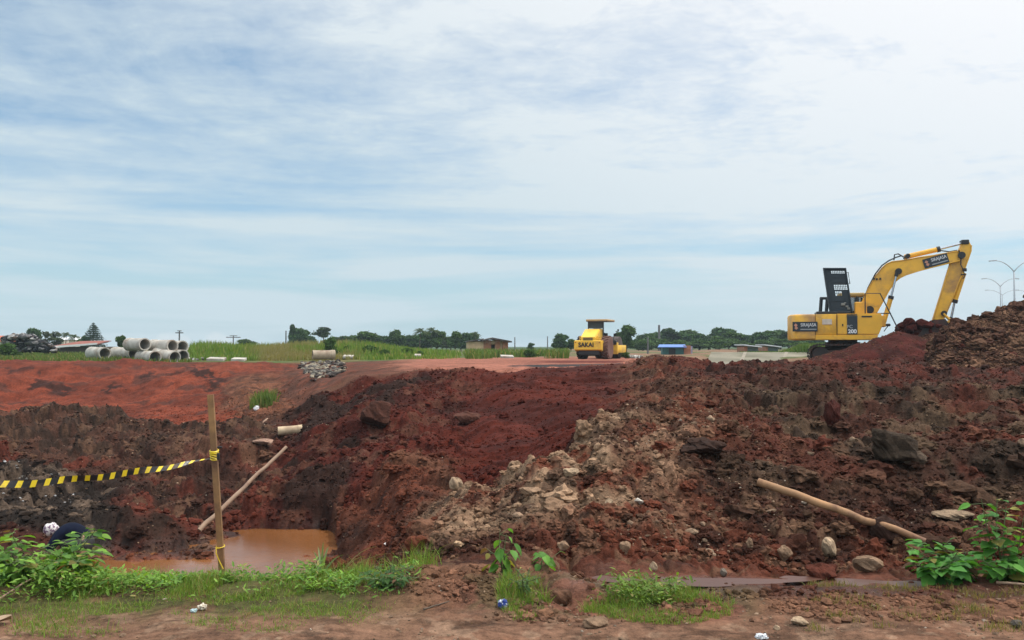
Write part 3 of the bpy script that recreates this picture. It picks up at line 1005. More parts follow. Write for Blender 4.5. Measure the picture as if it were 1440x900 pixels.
def stone(px, py, Y, wpx, hpx, name, label, cat, col, seed, angular=.7, sub=4, depth=.8, tilt=0.0, lump=.5, mat=None, sink=.3):
    """one distinct stone, w x h as seen in pixels at depth Y"""
    Y = hit(px, py + hpx * .45, Y)
    c = at(px, py, Y)
    wd = wpx * Y / FPX / 2; ht = hpx * Y / FPX / 2
    V, F = rock_shape(sub, seed, angular, lump)
    V = V / np.abs(V).max(0)
    V = V * np.array([wd, wd * depth, ht])
    ca, sa = math.cos(tilt), math.sin(tilt)
    V = V @ np.array([[ca, 0, sa], [0, 1, 0], [-sa, 0, ca]])
    gnd = gz(c.x, c.y)
    lo = V[:, 2].min()
    gnd = float(surface_z(np.array([c.x]), np.array([c.y]))[0])
    zc = max(min(c.z, gnd - lo), gnd - lo - 2 * ht * .55)     # sits on, partly sunk in, the ground
    zc -= ht * sink * .3
    nse = fbm(V[:, 0] / wd * 2.2 + seed, V[:, 2] / ht * 1.7 + V[:, 1] / wd * 1.3, seed, 4)
    cc = np.array(col)[None] * (0.62 + 0.76 * nse)[:, None]
    o = np_mesh(name, V, F, mat or M_stone, cc, False)
    o.location = (c.x, c.y, zc)
    return tag(o, label, cat)


TAN = (0.21, 0.135, 0.085); GREY = (0.18, 0.15, 0.12); DBR = (0.05, 0.032, 0.022); REDC = (0.085, 0.026, 0.016); PALE = (0.30, 0.215, 0.14)
for a in (
    (1252, 622, 9.6, 74, 58, 'boulder', 'big dark grey-brown boulder with a flat top on the right of the spoil', 'boulder', (0.046, 0.032, 0.022), 1, .9, 4, .8, 0, .9),
    (1172, 578, 11.0, 26, 46, 'stump_clod', 'upright dark red lump standing alone between boulder and ridge', 'soil clod', (0.055, 0.016, 0.012), 2, .2),
    (642, 681, 9.8, 21, 22, 'rock', 'pale yellowish rock at the left crest of the near heap', 'rock', PALE, 3, .8),
    (791, 767, 7.15, 20, 15, 'rock', 'flat pale rock at the foot of the heap above the single leaf plant', 'rock', TAN, 4, .8),
    (878, 771, 7.0, 19, 21, 'rock', 'leaning beige rock at the heap foot beside the wet mud', 'rock', TAN, 5, .9),
    (856, 706, 7.9, 15, 13, 'rock', 'small blocky tan rock next to a dark hollow in the heap', 'rock', PALE, 6, 1),
    (1053, 760, 7.2, 12, 19, 'rock', 'upright tan stone at the heap foot left of the pole', 'rock', TAN, 7, .9),
    (1103, 779, 7.0, 24, 28, 'rock', 'rounded tan rock at the heap foot below the fallen pole', 'rock', TAN, 8, .5),
    (1165, 769, 7.15, 22, 32, 'rock', 'tall pale squarish rock below the middle of the fallen pole', 'rock', PALE, 9, 1),
    (1222, 793, 6.95, 44, 24, 'rock', 'wide pale brown rock at the mud edge beside the bushy plant', 'rock', TAN, 10, .6),
    (1157, 802, 6.85, 48, 32, 'soil_clod', 'round reddish soil clod sitting on the wet mud', 'soil clod', REDC, 11, .2),
    (586, 765, 7.9, 34, 28, 'soil_clod', 'round rusty soil clod left of the seedling', 'soil clod', (0.115, 0.036, 0.018), 12, .2),
    (645, 764, 7.6, 17, 10, 'rock', 'small pale orange rock just above the seedling', 'rock', (0.42, 0.28, 0.17), 13, .6),
    (1018, 804, 6.6, 11, 12, 'rock', 'small round grey stone alone in the wet mud', 'rock', GREY, 14, .3),
    (920, 795, 6.7, 13, 16, 'rock', 'small triangular pale stone standing in the wet mud', 'rock', PALE, 15, 1),
    (835, 874, 4.98, 42, 14, 'rock', 'flat tan stone at the lower edge of the grass patch', 'rock', TAN, 16, .4),
    (1125, 871, 5.02, 27, 14, 'rock', 'flat cream stone on the dirt track right of the white wrapper', 'rock', PALE, 17, .5),
    (1093, 882, 4.9, 11, 8, 'rock', 'smallest cream pebble beside the flat cream stone', 'rock', PALE, 18, .4),
    (1428, 876, 4.95, 18, 12, 'rock', 'dark grey stone on the track at the right edge', 'rock', (0.1, .085, .07), 19, .8),
    (1337, 719, 8.3, 62, 16, 'rock_slab', 'long pale flat slab lying above the bushy plant', 'rock slab', (0.24, 0.17, 0.11), 20, .8),
    (990, 628, 9.4, 70, 30, 'boulder', 'wide dark clod with a shadowed hollow left of the big boulder', 'soil clod', (0.034, 0.018, 0.013), 21, .0, 4, .8, 0, 1.2),
    (530, 582, 21.5, 50, 44, 'boulder', 'large rough brown clod on the embankment slope', 'soil clod', (0.060, 0.024, 0.016), 23, .3),
    (658, 585, 20.8, 42, 22, 'boulder', 'flat brown clod on the dark red slope below the road edge', 'soil clod', (0.085, 0.034, 0.023), 24, .6),
    (790, 838, 5.8, 40, 26, 'soil_clod', 'brown clod leaning on the grass patch behind the blue wrapper', 'soil clod', (0.10, 0.05, 0.03), 25, .3),
    (770, 862, 5.3, 30, 14, 'soil_clod', 'orange-brown lump at the front of the grass patch', 'soil clod', (0.16, 0.08, 0.045), 26, .3),
    (1285, 646, 9.0, 36, 26, 'rock', 'brown rock at the lower right corner of the big boulder', 'rock', (0.12, .085, .06), 27, .7),
    (800, 662, 8.6, 30, 14, 'rock', 'cream flat stone high on the tan part of the heap', 'rock', PALE, 28, .8),
    (745, 690, 8.1, 34, 15, 'rock', 'long pale tilted stone on the left part of the heap', 'rock', TAN, 29, .8),
    (1245, 740, 7.5, 46, 44, 'soil_clod', 'dark earth clod resting on the lower end of the pole', 'soil clod', (0.035, 0.018, 0.013), 30, .2),
    (897, 704, 7.8, 16, 10, 'rock', 'small white stone near the middle of the heap', 'rock', (0.55, .5, .42), 31, .7),
    (360, 574, 33.0, 9, 8, 'rock', 'small white stone beside the far tuft of grass', 'rock', (0.6, .6, .6), 32, .4),
    (545, 764, 8.2, 11, 5, 'rock', 'tiny white fragment beside the rusty clod', 'rock', (0.75, .72, .68), 33, .7),
    (370, 620, 22.5, 30, 8, 'rock_slab', 'pale slab on the berm below the far tuft of grass', 'rock slab', (0.24, .15, .11), 34, .8),
):
    stone(*a)

# ------------------------------------------------------------------ excavator
EX_YAW = R(-17)
EX_O = at(1175, 512, 38.7)
EX_O.z = 0.80
_ex = Vector((math.cos(EX_YAW), math.sin(EX_YAW), 0))   # forward axis of the machine
_ey = Vector((-math.sin(EX_YAW), math.cos(EX_YAW), 0))


def E(px, py, y=0.0):
    """outline point of the machine's side measured off the photo: (x forward, z up) in the plane y"""
    o = Vector((0, 0, CAMZ)); d = at(px, py, 1.0) - o
    pl = EX_O + _ey * y
    t = (pl - o).dot(_ey) / d.dot(_ey)
    q = o + d * t - EX_O
    return (q.dot(_ex), q.z)


def E3(px, py, y=0.0):
    x, z = E(px, py, y)
    return Vector((x, y, z))


exc = empty('excavator', EX_O, 'yellow tracked excavator with its engine hood open and arm reaching to the right', 'excavator', EX_YAW)
HW = 1.32
NS = -HW
# undercarriage
def track(y):
    b = MB()
    x0, x1 = E(1139, 500, NS)[0], E(1243, 500, NS)[0]
    r = .42
    prof = []
    for k in range(13):
        a = math.pi / 2 + math.pi * k / 12
        prof.append((x0 + r + r * math.cos(a), .44 + r * math.sin(a)))
    for k in range(13):
        a = -math.pi / 2 + math.pi * k / 12
        prof.append((x1 - r + r * math.cos(a), .44 + r * math.sin(a)))
    L = len(prof)
    # shoes along the loop
    pts = [Vector((p[0], 0, p[1])) for p in prof] + [Vector((prof[0][0], 0, prof[0][1]))]
    tot = sum((pts[i + 1] - pts[i]).length for i in range(L))
    nsh = 46
    for k in range(nsh):
        s = tot * k / nsh
        for i in range(L):
            l = (pts[i + 1] - pts[i]).length
            if s <= l: break
            s -= l
        d = (pts[i + 1] - pts[i]).normalized()
        c = pts[i] + d * s
        an = math.atan2(d.z, d.x)
        b.box((c.x, y, c.z), (tot / nsh * .86, .6, .05), rot=(0, -an, 0))
        nrm = Vector((d.z, 0, -d.x))
        cc = c + nrm * .035
        b.box((cc.x, y, cc.z), (.03, .6, .05), rot=(0, -an, 0))
    o = b.build('track', M_track, exc)
    b = MB()
    b.box(((x0 + x1) / 2, y, .46), (x1 - x0 - 1.0, .34, .34), bev=.03)
    for k in range(8):
        x = x0 + .75 + (x1 - x0 - 1.5) * k / 7
        b.lathe([(0, -.24), (.13, -.24), (.15, -.2), (.15, .2), (.13, .24), (0, .24)], Matrix.Translation((x, y, .17)) @ Matrix.Rotation(math.pi / 2, 4, 'X'), 16)
    for x in (x0 + .44, x1 - .44):
        b.lathe([(0, -.2), (.34, -.2), (.36, -.12), (.36, .12), (.34, .2), (0, .2)], Matrix.Translation((x, y, .44)) @ Matrix.Rotation(math.pi / 2, 4, 'X'), 24)
    b.build('track_frame', M_track, o)
track(-1.1); track(1.1)
b = MB()
cxm = E(1185, 480)[0]
b.lathe([(0, .55), (.75, .55), (.75, .98), (.62, 1.0), (.62, 1.12), (0, 1.12)], Matrix.Translation((cxm, 0, 0)), 32)
b.box((cxm, 0, .62), (1.6, 1.7, .3), bev=.04)
b.build('undercarriage', M_track, exc)

zt = E(1150, 441.5, NS)[1]; zb = E(1150, 478, NS)[1]; zl = E(1150, 471, NS)[1]
xr = E(1114, 460, NS)[0]; xc = E(1177, 460, NS)[0]; xf = E(1241, 455, NS)[0]; xf2 = E(1233, 478, NS)[0]; xs = E(1146, 440, NS)[0]
# counterweight: curved in plan at the back
b = MB()
pl_ = []
for k in range(9):
    a = math.pi * k / 8
    pl_.append((xr + .35 - .35 * math.sin(a) ** .6 if 0 < k < 8 else xr + .35, -HW * math.cos(a)))
pl_ = [(xs, -HW)] + [(xr + .30, -HW)] + [(xr + .12, -HW + .07)] + [(xr + .02, -HW + .28), (xr - .12, -.6), (xr - .18, 0), (xr - .12, .6), (xr + .02, HW - .28), (xr + .12, HW - .07), (xr + .30, HW), (xs, HW)]
def ring(z, inset=0):
    return [b.bm.verts.new((x + (inset if i not in (0, len(pl_) - 1) else 0) * .8, y * (1 - inset / HW), z)) for i, (x, y) in enumerate(pl_)]
rs = [ring(zb, .05), ring(zb + .06, 0), ring(zt - .13, 0), ring(zt - .04, .04), ring(zt, .13)]
for r0, r1 in zip(rs, rs[1:]):
    for i in range(len(pl_)):
        j = (i + 1) % len(pl_)
        b.bm.faces.new((r0[i], r0[j], r1[j], r1[i]))
b.bm.faces.new(rs[0]); b.bm.faces.new(rs[-1])
b.build('counterweight', M_yel, exc, smooth=35)
# engine housing and side doors
b = MB()
b.box(((xs + .012 + xc) / 2, 0, (zt + zl) / 2 - .004), (xc - xs - .03, 2 * HW - .02, zt - zl - .01), bev=.035)
b.build('engine_housing', M_yel, exc, smooth=35)
b = MB()
b.prism([(xc + .005, zl + .012), (E(1236, 471, NS)[0], zl + .012), (xf, E(1240, 458, NS)[1]), (xf, zt - .16), (xf - .06, zt), (xc + .005, zt)], -HW + .01, -.45, bev=.03)
b.build('side_door_panel', M_yel, exc, smooth=35)
b = MB()
b.prism([(xs + .01, zb), (xf2, zb), (E(1235, 471, NS)[0], zl), (xs + .01, zl)], -HW - .015, HW, bev=.02)
b.build('lower_skirt', M_yel, exc, smooth=35)
b = MB()
b.box(((xc + xf2) / 2, .55, (zt + zb) / 2 - .3), (xf2 - xc, 1.5, zt - zb - .6), bev=.02)
b.build('revolving_frame', M_dark, exc)
# seam, handle slots, vent on the door
b = MB()
for p0, p1 in ((1176.6, 1177.6),):
    x = E(1177, 460, NS)[0]
    b.box((x, NS - .002, (zt + zb) / 2), (.02, .02, zt - zb - .08)); b.build('door_seam', M_black, exc); b = MB()
b.box((E(1219, 445, NS)[0], NS - .0, E(1219, 445, NS)[1]), (.42, .035, .055))
b.build('door_vent', M_black, exc); b = MB()
b.box((E(1185, 457, NS)[0], NS - .0, E(1185, 457, NS)[1]), (.05, .04, .09))
b.build('door_slot', M_black, exc)
# dark model stripe with lettering
def ontoside(px, py, y=NS - .02):
    x, z = E(px, py, y)
    return Matrix.Translation((x, y, z)) @ Matrix.Rotation(math.pi / 2, 4, 'X')
b = MB()
a0, a1 = E(1191, 444.5, NS), E(1206, 470, NS)
b.box(((a0[0] + a1[0]) / 2, NS - .006, (a0[1] + a1[1]) / 2), (a1[0] - a0[0], .024, a0[1] - a1[1]))
st = b.build('model_stripe', M_dark, exc)
text_mesh('model_letters', 'PC', solid('grey_lettering', (.5, .52, .53), .6), st, ontoside(1195, 459.5, NS - .03), .20, .004)
text_mesh('model_number', '200', M_white, st, ontoside(1198.6, 466.2, NS - .03), .235, .004, .008)
b = MB()
for k in range(3):
    q_ = E(1198, 441.5 + k * 1.6, NS)
    b.box((q_[0], NS - .004, q_[1] - .02), (a1[0] - a0[0], .024, .028))
b.build('stripe_bars', M_dark, exc)
# company plates
def plate(px, py, wpx, rot, par, y, sc=1.0):
    x, z = E(px, py, y)
    M = Matrix.Translation((x, y, z)) @ Matrix.Rotation(rot, 4, 'Y') @ Matrix.Rotation(math.pi / 2, 4, 'X')
    b = MB(); b.box((0, 0, 0), (1.03 * sc, .42 * sc, .02), M)
    pl = b.build('name_plate', M_dark, par)
    text_mesh('plate_letters', 'SIRAJASA', M_white, pl, M @ Matrix.Translation((.14 * sc, .07 * sc, .012)), .20 * sc, .003, .001, .80)
    b = MB(); b.box((.14 * sc, -.12 * sc, .012), (.66 * sc, .045 * sc, .006), M)
    b.build('plate_line', solid('plate_grey', (.3, .32, .33), .6), pl)
    b = MB()
    for (ox, oy, s_) in ((-.38, .06, .075), (-.36, -.06, .075)):
        b.box((ox * sc, oy * sc, .012), (s_ * 1.5 * sc, s_ * 1.5 * sc, .008), M @ Matrix.Translation((ox * sc, oy * sc, 0)) @ Matrix.Rotation(R(45), 4, 'Z') @ Matrix.Translation((-ox * sc, -oy * sc, 0)))
    b.build('plate_emblem', solid('emblem_red', (.55, .25, .16), .6), pl)
plate(1132, 459.3, 30, 0, exc, NS - .016, 1.02)
b = MB()
q_ = E(1163, 452.5, NS); b.box((q_[0], NS - .012, q_[1]), (.40, .02, .24)); b.build('service_sticker', solid('pale_sticker', (.62, .52, .42), .6), exc)

# black deck rail and brackets behind the hood
b = MB()
q0, q1 = E(1148, 439.5, NS + .3), E(1196, 439.5, NS + .3)
b.box(((q0[0] + q1[0]) / 2, .0, zt + .06), (q1[0] - q0[0], 2 * HW - .6, .13), bev=.03)
b.build('engine_deck', M_black, exc)
b = MB()
for px in (1153.5, 1162):
    a = E3(px, 440, -.2); c = E3(px + 1.5, 419, -.2)
    b.tube([a, c], .085, 6)
b.tube([E3(1153, 419.5, -.2), E3(1166, 419.5, -.2)], .07, 6)
b.build('hood_bracket', M_dark, exc)
# opened engine hood, slotted
HY = -.75
def hood(u, v, y=HY):   # u 0..31 across, v 0..62 down, in photo pixels
    return E3(1158 + u + v * .150, 378 + v, y)
def hbox(b, u0, u1, v0, v1, t=.07, y=HY):
    P_ = [hood(u0, v0, y), hood(u1, v0, y), hood(u1, v1, y), hood(u0, v1, y)]
    A_ = [b.bm.verts.new(p + Vector((0, -t / 2, 0))) for p in P_]
    B_ = [b.bm.verts.new(p + Vector((0, t / 2, 0))) for p in P_]
    b.bm.faces.new(A_); b.bm.faces.new(B_[::-1])
    for i in range(4):
        j = (i + 1) % 4
        b.bm.faces.new((A_[i], A_[j], B_[j], B_[i]))
b = MB()
holes = [(10, 29, 3, 6.6, 8, 2), (11, 29.5, 22.5, 29.5, 8, 3), (11.5, 20.5, 31.5, 38, 4, 2)]
v = 0
for (u0, u1, v0, v1, nx, ny) in holes:
    hbox(b, 0, 31, v, v0)
    hbox(b, 0, u0, v0, v1); hbox(b, u1, 31, v0, v1)
    for i in range(1, nx):
        uu = u0 + (u1 - u0) * i / nx
        hbox(b, uu - .30, uu + .30, v0, v1)
    for i in range(1, ny):
        vv = v0 + (v1 - v0) * i / ny
        hbox(b, u0, u1, vv - .25, vv + .25, .05)
    v = v1
hbox(b, 0, 31, v, 62)
hd = b.build('engine_hood', M_dark, exc)
b = MB()
for vv in (12, 19, 45):
    hbox(b, 1, 30, vv - .4, vv + .4, .12)
hbox(b, -.6, .8, 0, 62, .34); hbox(b, 30.4, 31.6, 0, 62, .34); hbox(b, -.6, 31.6, -.9, .6, .34)
b.build('hood_rim', M_dark, hd)
b = MB()
b.tube([hood(31, 5), hood(34, 5), hood(34, 21), hood(31, 21)], .022, 6)
b.build('hood_handle', M_black, hd)
b = MB()
for (u, v_, s_) in ((20, 50, .16), (25, 53, .12), (23, 48, .09), (27, 56, .13)):
    p = hood(u, v_) + Vector((0, -.07, 0)); b.box(p, (s_, .06, s_ * .7), bev=.01)
b.build('hood_latch', solid('dull_metal', (.2, .2, .18), .6), hd)
# cab on the far side
b = MB()
cb0, cb1 = E(1180, 440, .85)[0], E(1213, 440, .85)[0]
rt = E(1200, 412.5, .85)[1]; rb = E(1200, 418, .85)[1]
b.box(((cb0 + cb1) / 2, .82, (rt + rb) / 2), (cb1 - cb0 + .1, 1.0, rt - rb), bev=.06)
b.build('cab_roof', solid('faded_yellow', (.45, .31, .11), .6, var=.1), exc)
b = MB()
for x, s_ in ((cb0 + .06, .07), (cb1 - .25, .11), (cb1 - .0, .07)):
    for y in (.38, 1.28):
        b.box((x, y, (rb + zt) / 2 - .2), (s_, .08, rb - zt + .4))
b.box(((cb0 + cb1) / 2, .82, zt - .25), (cb1 - cb0, .96, .9), bev=.03)
b.build('cab_frame', M_dark, exc)
b = MB()
b.box(((cb0 + cb1) / 2, .40, (rb + zt) / 2 + .05), (cb1 - cb0 - .15, .012, rb - zt - .2))
b.box((cb1 + .01, .82, (rb + zt) / 2), (.012, .8, rb - zt - .1))
b.build('cab_window', M_glass, exc)
# boom
BY0, BY1 = -.30, .30
boom_px = [(1223, 443), (1232, 441), (1241, 425), (1250, 409), (1259, 396), (1266, 390.5), (1274, 386.7), (1290, 381.5), (1308, 376.7), (1322, 373.3), (1334, 370.3), (1350, 366.5),
           (1355, 361), (1352, 355.5), (1345.5, 353.3), (1330, 356), (1312, 359.3), (1292, 362), (1274.5, 365.5), (1254, 368), (1247, 371), (1241, 376), (1232, 387), (1221, 406), (1213, 424), (1211, 443)]
b = MB()
b.prism([E(x, y, BY0) for x, y in boom_px], BY0, BY1, bev=.035)
bo = b.build('boom', M_yel, exc, smooth=40)
for seg in (boom_px[0:12], boom_px[13:26]):
    b = MB()
    inner = []
    P_ = [Vector((*E(x, y, BY0),)) for x, y in seg]
    b.tube([Vector((p[0], BY0 - .005, p[1])) for p in P_], .028, 6)
    b.build('boom_flange', M_yel, bo)
b = MB()
for (px, py, r) in ((1262, 382.5, .14), (1350, 360, .15), (1222, 436, .17), (1275, 361, .1)):
    b = MB()
    b.lathe([(0, -.40), (r, -.40), (r, .40), (0, .40)], Matrix.Translation(E3(px, py)) @ Matrix.Rotation(math.pi / 2, 4, 'X'), 16)
    b.build('pivot_pin', M_black, bo)
x_, z_ = E(1316, 367.3, BY0)
plate(1316, 366.8, 30, R(-15.5), bo, BY0 - .03, .98)
b = MB()
for off in (-.22, -.12, .12):
    pts = [E3(px, py, off) for px, py in ((1213, 440), (1213.5, 424), (1221, 404), (1231, 385), (1240, 373.5), (1250, 366.5), (1260, 362), (1268, 359.5))]
    b.tube(pts, .032, 6)
pts = [E3(px, py, -.2) for px, py in ((1257, 366), (1258, 358), (1263, 357), (1270, 361))]
b.tube(pts, .03, 6)
b.tube([E3(px, py, -.34) for px, py in ((1348, 352), (1352, 358), (1351, 372), (1355, 380), (1357, 388), (1354, 392))], .025, 6)
b.tube([E3(px, py, .1) for px, py in ((1275, 359.5), (1295, 356), (1320, 352), (1335, 354), (1346, 352))], .03, 6)
b.build('hydraulic_hose', M_black, bo)
b = MB()
for px, py in ((1229, 392), (1233, 392.5), (1238, 392)):
    b = MB(); b.box(E3(px, py, BY0 - .03), (.07, .05, .09)); b.build('hose_clamp', M_black, bo)
# rams
def ram(name, A_, B_, C_, r, y, par):
    b = MB(); b.tube([E3(*A_, y), E3(*B_, y)], r, 14)
    o = b.build(name, M_yel, par, smooth=40)
    b = MB(); b.tube([E3(*B_, y), E3(*C_, y)], r * .45, 10)
    b.build('rod', M_chrome, o, smooth=40)
    b = MB()
    d = (E3(*B_, y) - E3(*A_, y)).normalized()
    b.tube([E3(*B_, y) - d * .08, E3(*B_, y) + d * .06], r * 1.18, 14)
    b.build('ram_collar', M_black, o, smooth=40); b = MB()
    b.tube([E3(*C_, y) - d * .12, E3(*C_, y) + d * .1], r * .8, 12)
    b.build('ram_collar', M_black, o, smooth=40)
ram('arm_cylinder', (1272, 361.5), (1320, 350.5), (1356, 341.5), .11, 0, exc)
for y in (-.48, .48):
    ram('boom_cylinder', (1242, 456), (1253, 418), (1261, 385), .10, y, exc)
# arm
arm_px = [(1353, 341), (1357, 339), (1363, 339), (1366, 345), (1365.5, 353), (1361, 366), (1356.7, 378), (1348, 398), (1340, 419), (1332, 438), (1326, 451), (1312, 450),
          (1314.5, 442), (1320, 424), (1325.5, 407), (1331, 388), (1336.7, 370), (1344, 360), (1349, 351)]
b = MB()
b.prism([E(x, y, -.19) for x, y in arm_px], -.19, .19, bev=.03)
am = b.build('arm', M_yel, exc, smooth=40)
b = MB()
b.tube([Vector((E(x, y, -.2)[0], -.195, E(x, y, -.2)[1])) for x, y in arm_px[11:19]], .03, 6)
b.tube([Vector((E(x, y, -.2)[0], -.195, E(x, y, -.2)[1])) for x, y in arm_px[3:11]], .03, 6)
b.build('arm_flange', M_yel, am)
b = MB()
b.box(E3(1356, 341), (.3, .5, .2), bev=.03); b.build('arm_pivot', M_black, am); b = MB()
b.lathe([(0, -.3), (.12, -.3), (.12, .3), (0, .3)], Matrix.Translation(E3(1326, 441)) @ Matrix.Rotation(math.pi / 2, 4, 'X'), 14); b.build('link_pin', M_black, am); b = MB()
b.box(E3(1356.5, 379.5, -.22), (.16, .12, .14), bev=.02); b.build('cylinder_bracket', M_black, am); b = MB(); b.box(E3(1355, 386, -.22), (.2, .06, .05))
b.build('arm_bracket', M_black, am)
ram('bucket_cylinder', (1355.5, 384), (1342.5, 424), (1337, 450), .105, 0, exc)
for y in (-.26, .26):
    b = MB()
    b.tube([E3(1326.5, 441, y), E3(1337, 451, y)], .06, 8)
    b.tube([E3(1337, 451, y), E3(1322, 458, y)], .06, 8)
    b.build('bucket_link', M_yel, exc)
# bucket, mouth towards the machine, half filled
b = MB()
bk = [(1326, 449), (1332, 458), (1330, 470), (1318, 478), (1300, 479), (1286, 474), (1289, 472), (1302, 474), (1315, 472), (1322, 464), (1320, 455), (1312, 450)]
b.prism([E(x, y) for x, y in bk], -.55, .55)
b.build('bucket', M_track, exc)
# side plates
for y in (-.57, .57):
    b = MB()
    b.prism([E(x, y_) for x, y_ in ((1326, 449), (1332, 458), (1330, 470), (1318, 478), (1300, 479), (1286, 474), (1296, 462), (1312, 450))], y - .02, y + .02)
    b.build('bucket_side', M_track, exc)
b = MB()
pts = [E3(px, py, -HW + .08) for px, py in ((1216.7, 441), (1216.5, 412.5), (1237.5, 412.5), (1250, 437), (1263, 463))]
b.tube(pts, .028, 6)
b.tube([E3(1232, 440.7, -HW + .08), E3(1253, 440.7, -HW + .08)], .025, 6)
b.tube([E3(1216.6, 425, -HW + .08), E3(1216.6, 425, -.5)], .02, 6)
b.build('handrail', M_black, exc)
b = MB()
b.box(E3(1249, 457, -.9), (.2, .12, .12), bev=.05); b.tube([E3(1249, 458, -.9), E3(1243, 466, -.9)], .02, 6)
b.build('work_lamp', M_black, exc)
b = MB()
b.box(E3(1210, 436, -.3), (.5, .5, .7), bev=.03)
b.box(E3(1236, 452, -.3), (.5, .7, .5), bev=.03)
b.build('boom_mount', M_yel, exc)

# clods tipped on the bucket
def lump_pile(name, spots, label, colr_, seed):
    Vs, Fs, Cs = [], [], []; off = 0
    r = np.random.default_rng(seed)
    c0 = spots[0][0]
    for k, (c, s) in enumerate(spots):
        V, F = rock_shape(3, seed + k, .2, .5)
        V = V * np.array([s * r.uniform(.9, 1.3), s, s * r.uniform(.7, 1.0)])
        V = V + np.array(c - c0)[None]
        Vs.append(V); Fs.append(F + off); off += len(V)
        Cs.append(np.tile(np.array(colr_) * r.uniform(.7, 1.2), (len(V), 1)))
    o = np_mesh(name, np.concatenate(Vs), np.concatenate(Fs), M_clod, np.concatenate(Cs))
    o.location = c0
    return tag(o, label, 'soil heap')
rr_ = random.Random(4)
sp = []
for k in range(46):
    px = rr_.uniform(1268, 1322); top = 452 + abs(px - 1286) * .16
    py = rr_.uniform(top, 474)
    x, z = E(px, py)
    wpt = EX_O + _ex * x + _ey * rr_.uniform(-.7, .6) + Vector((0, 0, z))
    sp.append((wpt, rr_.uniform(.12, .30)))
lump_pile('soil_load', sp, 'dark lumpy soil piled over the half buried excavator bucket', (0.075, 0.018, 0.014), 60)

# ------------------------------------------------------------------ roller
RO = at(827, 505, 52)
RO.z = 0.80
rol = empty('road_roller', RO, 'bright yellow road roller with canopy parked on the haul road, rear towards the viewer', 'road roller', R(-22))
def zr(py): return zpy(py, 52) - RO.z
b = MB()   # rear counterweight panel
b.prism([(0, zr(491.5)), (0, zr(479.5)), (.12, zr(479)), (1.5, zr(479)), (1.5, zr(491.5)), (.25, zr(494))], -.9, .9, bev=.03)
M_side = Matrix(((0, 1, 0, 0), (1, 0, 0, 0), (0, 0, 1, 0), (0, 0, 0, 1)))
def zprism(pts_yz, x0, x1, bev=0):
    b = MB(); b.prism(pts_yz, x0, x1, bev)
    for v_ in b.bm.verts: v_.co = Vector((v_.co.y, v_.co.x, v_.co.z))
    return b
b.bm.free()
rp = zprism([(0, zr(491.5)), (0, zr(479.5)), (.10, zr(478.6)), (1.6, zr(478.6)), (1.6, zr(491.5)), (.25, zr(494))], -.9, .82, .03).build('rear_panel', M_yel2, rol, smooth=35)
text_mesh('rear_letters', 'SAKAI', M_ink, rp, Matrix.Translation((-.12, -.03, zr(485.1))) @ Matrix.Rotation(math.pi / 2, 4, 'X'), .37, .006, .012, .98)
zprism([(.12, zr(478.7)), (.12, zr(474)), (1.0, zr(462.6)), (1.75, zr(461.6)), (1.75, zr(478.7))], -.52, .44, .04).build('engine_hood', M_yel2, rol, smooth=35)
b = MB(); b.box((-.04, .11, zr(477)), (.6, .05, .19)); b.build('grille', M_black, rol)
b = MB()
for k in range(4): b.box((-.04, .075, zr(478.4) + k * .055), (.58, .03, .015))
b.build('grille_bars', solid('pale_yellow_bar', (.5, .36, .1), .6), rol)
for x in (-.60, .52):
    b = MB()
    b.tube([(x, .2, zr(478.6)), (x, .2, zr(473)), (x, .8, zr(473)), (x, .8, zr(478.6))], .022, 6)
    b.tube([(x, .2, zr(475.8)), (x, .8, zr(475.8))], .018, 6)
    b.build('hand_rail', M_yel2, rol)
b = MB()
M_lred = solid('lamp_red', (.25, .06, .03), .4)
for x in (-.80, .72):
    b = MB(); b.box((x, -.012, zr(481.5)), (.07, .04, .06), bev=.01); b.build('tail_lamp', M_lred, rol)
def tyre(x, y, r, wd, name, mat):
    M = Matrix.Translation((x, y, r)) @ Matrix.Rotation(math.pi / 2, 4, 'Y')
    h = wd / 2
    b = MB()
    b.lathe([(r * .55, -h * .8), (r * .8, -h), (r * .95, -h * .9), (r, -h * .6), (r, h * .6), (r * .95, h * .9), (r * .8, h), (r * .55, h * .8)], M, 36)
    for k in range(20):
        a = 2 * math.pi * k / 20
        for s_ in (-1, 1):
            b.box((s_ * h * .45, 0, r + .015), (h * .85, .09, .07), M @ Matrix.Rotation(math.pi / 2, 4, 'Y').inverted() @ Matrix.Rotation(a + .1 * s_, 4, 'X') @ Matrix.Rotation(s_ * .5, 4, 'Z') if False else Matrix.Translation((x, y, r)) @ Matrix.Rotation(a + .08 * s_, 4, 'X'), rot=(0, 0, s_ * .5))
    o = b.build(name, mat, rol, smooth=35)
    b = MB()
    b.lathe([(0, -h * .45), (r * .3, -h * .5), (r * .56, -h * .55), (r * .56, h * .55), (r * .3, h * .5), (0, h * .45)], M, 24)
    b.build('rim', M_yel2, o, smooth=35)
tyre(-.70, 1.15, .70, .50, 'rear_wheel', M_rubber)
tyre(.86, 1.15, .70, .52, 'rear_wheel', M_mudtyre)
b = MB()
b.box((-.0, 1.15, .52), (1.2, 1.5, .62), bev=.05); b.box((0, .5, .45), (1.3, .7, .35), bev=.03)
b.build('chassis', M_black, rol)
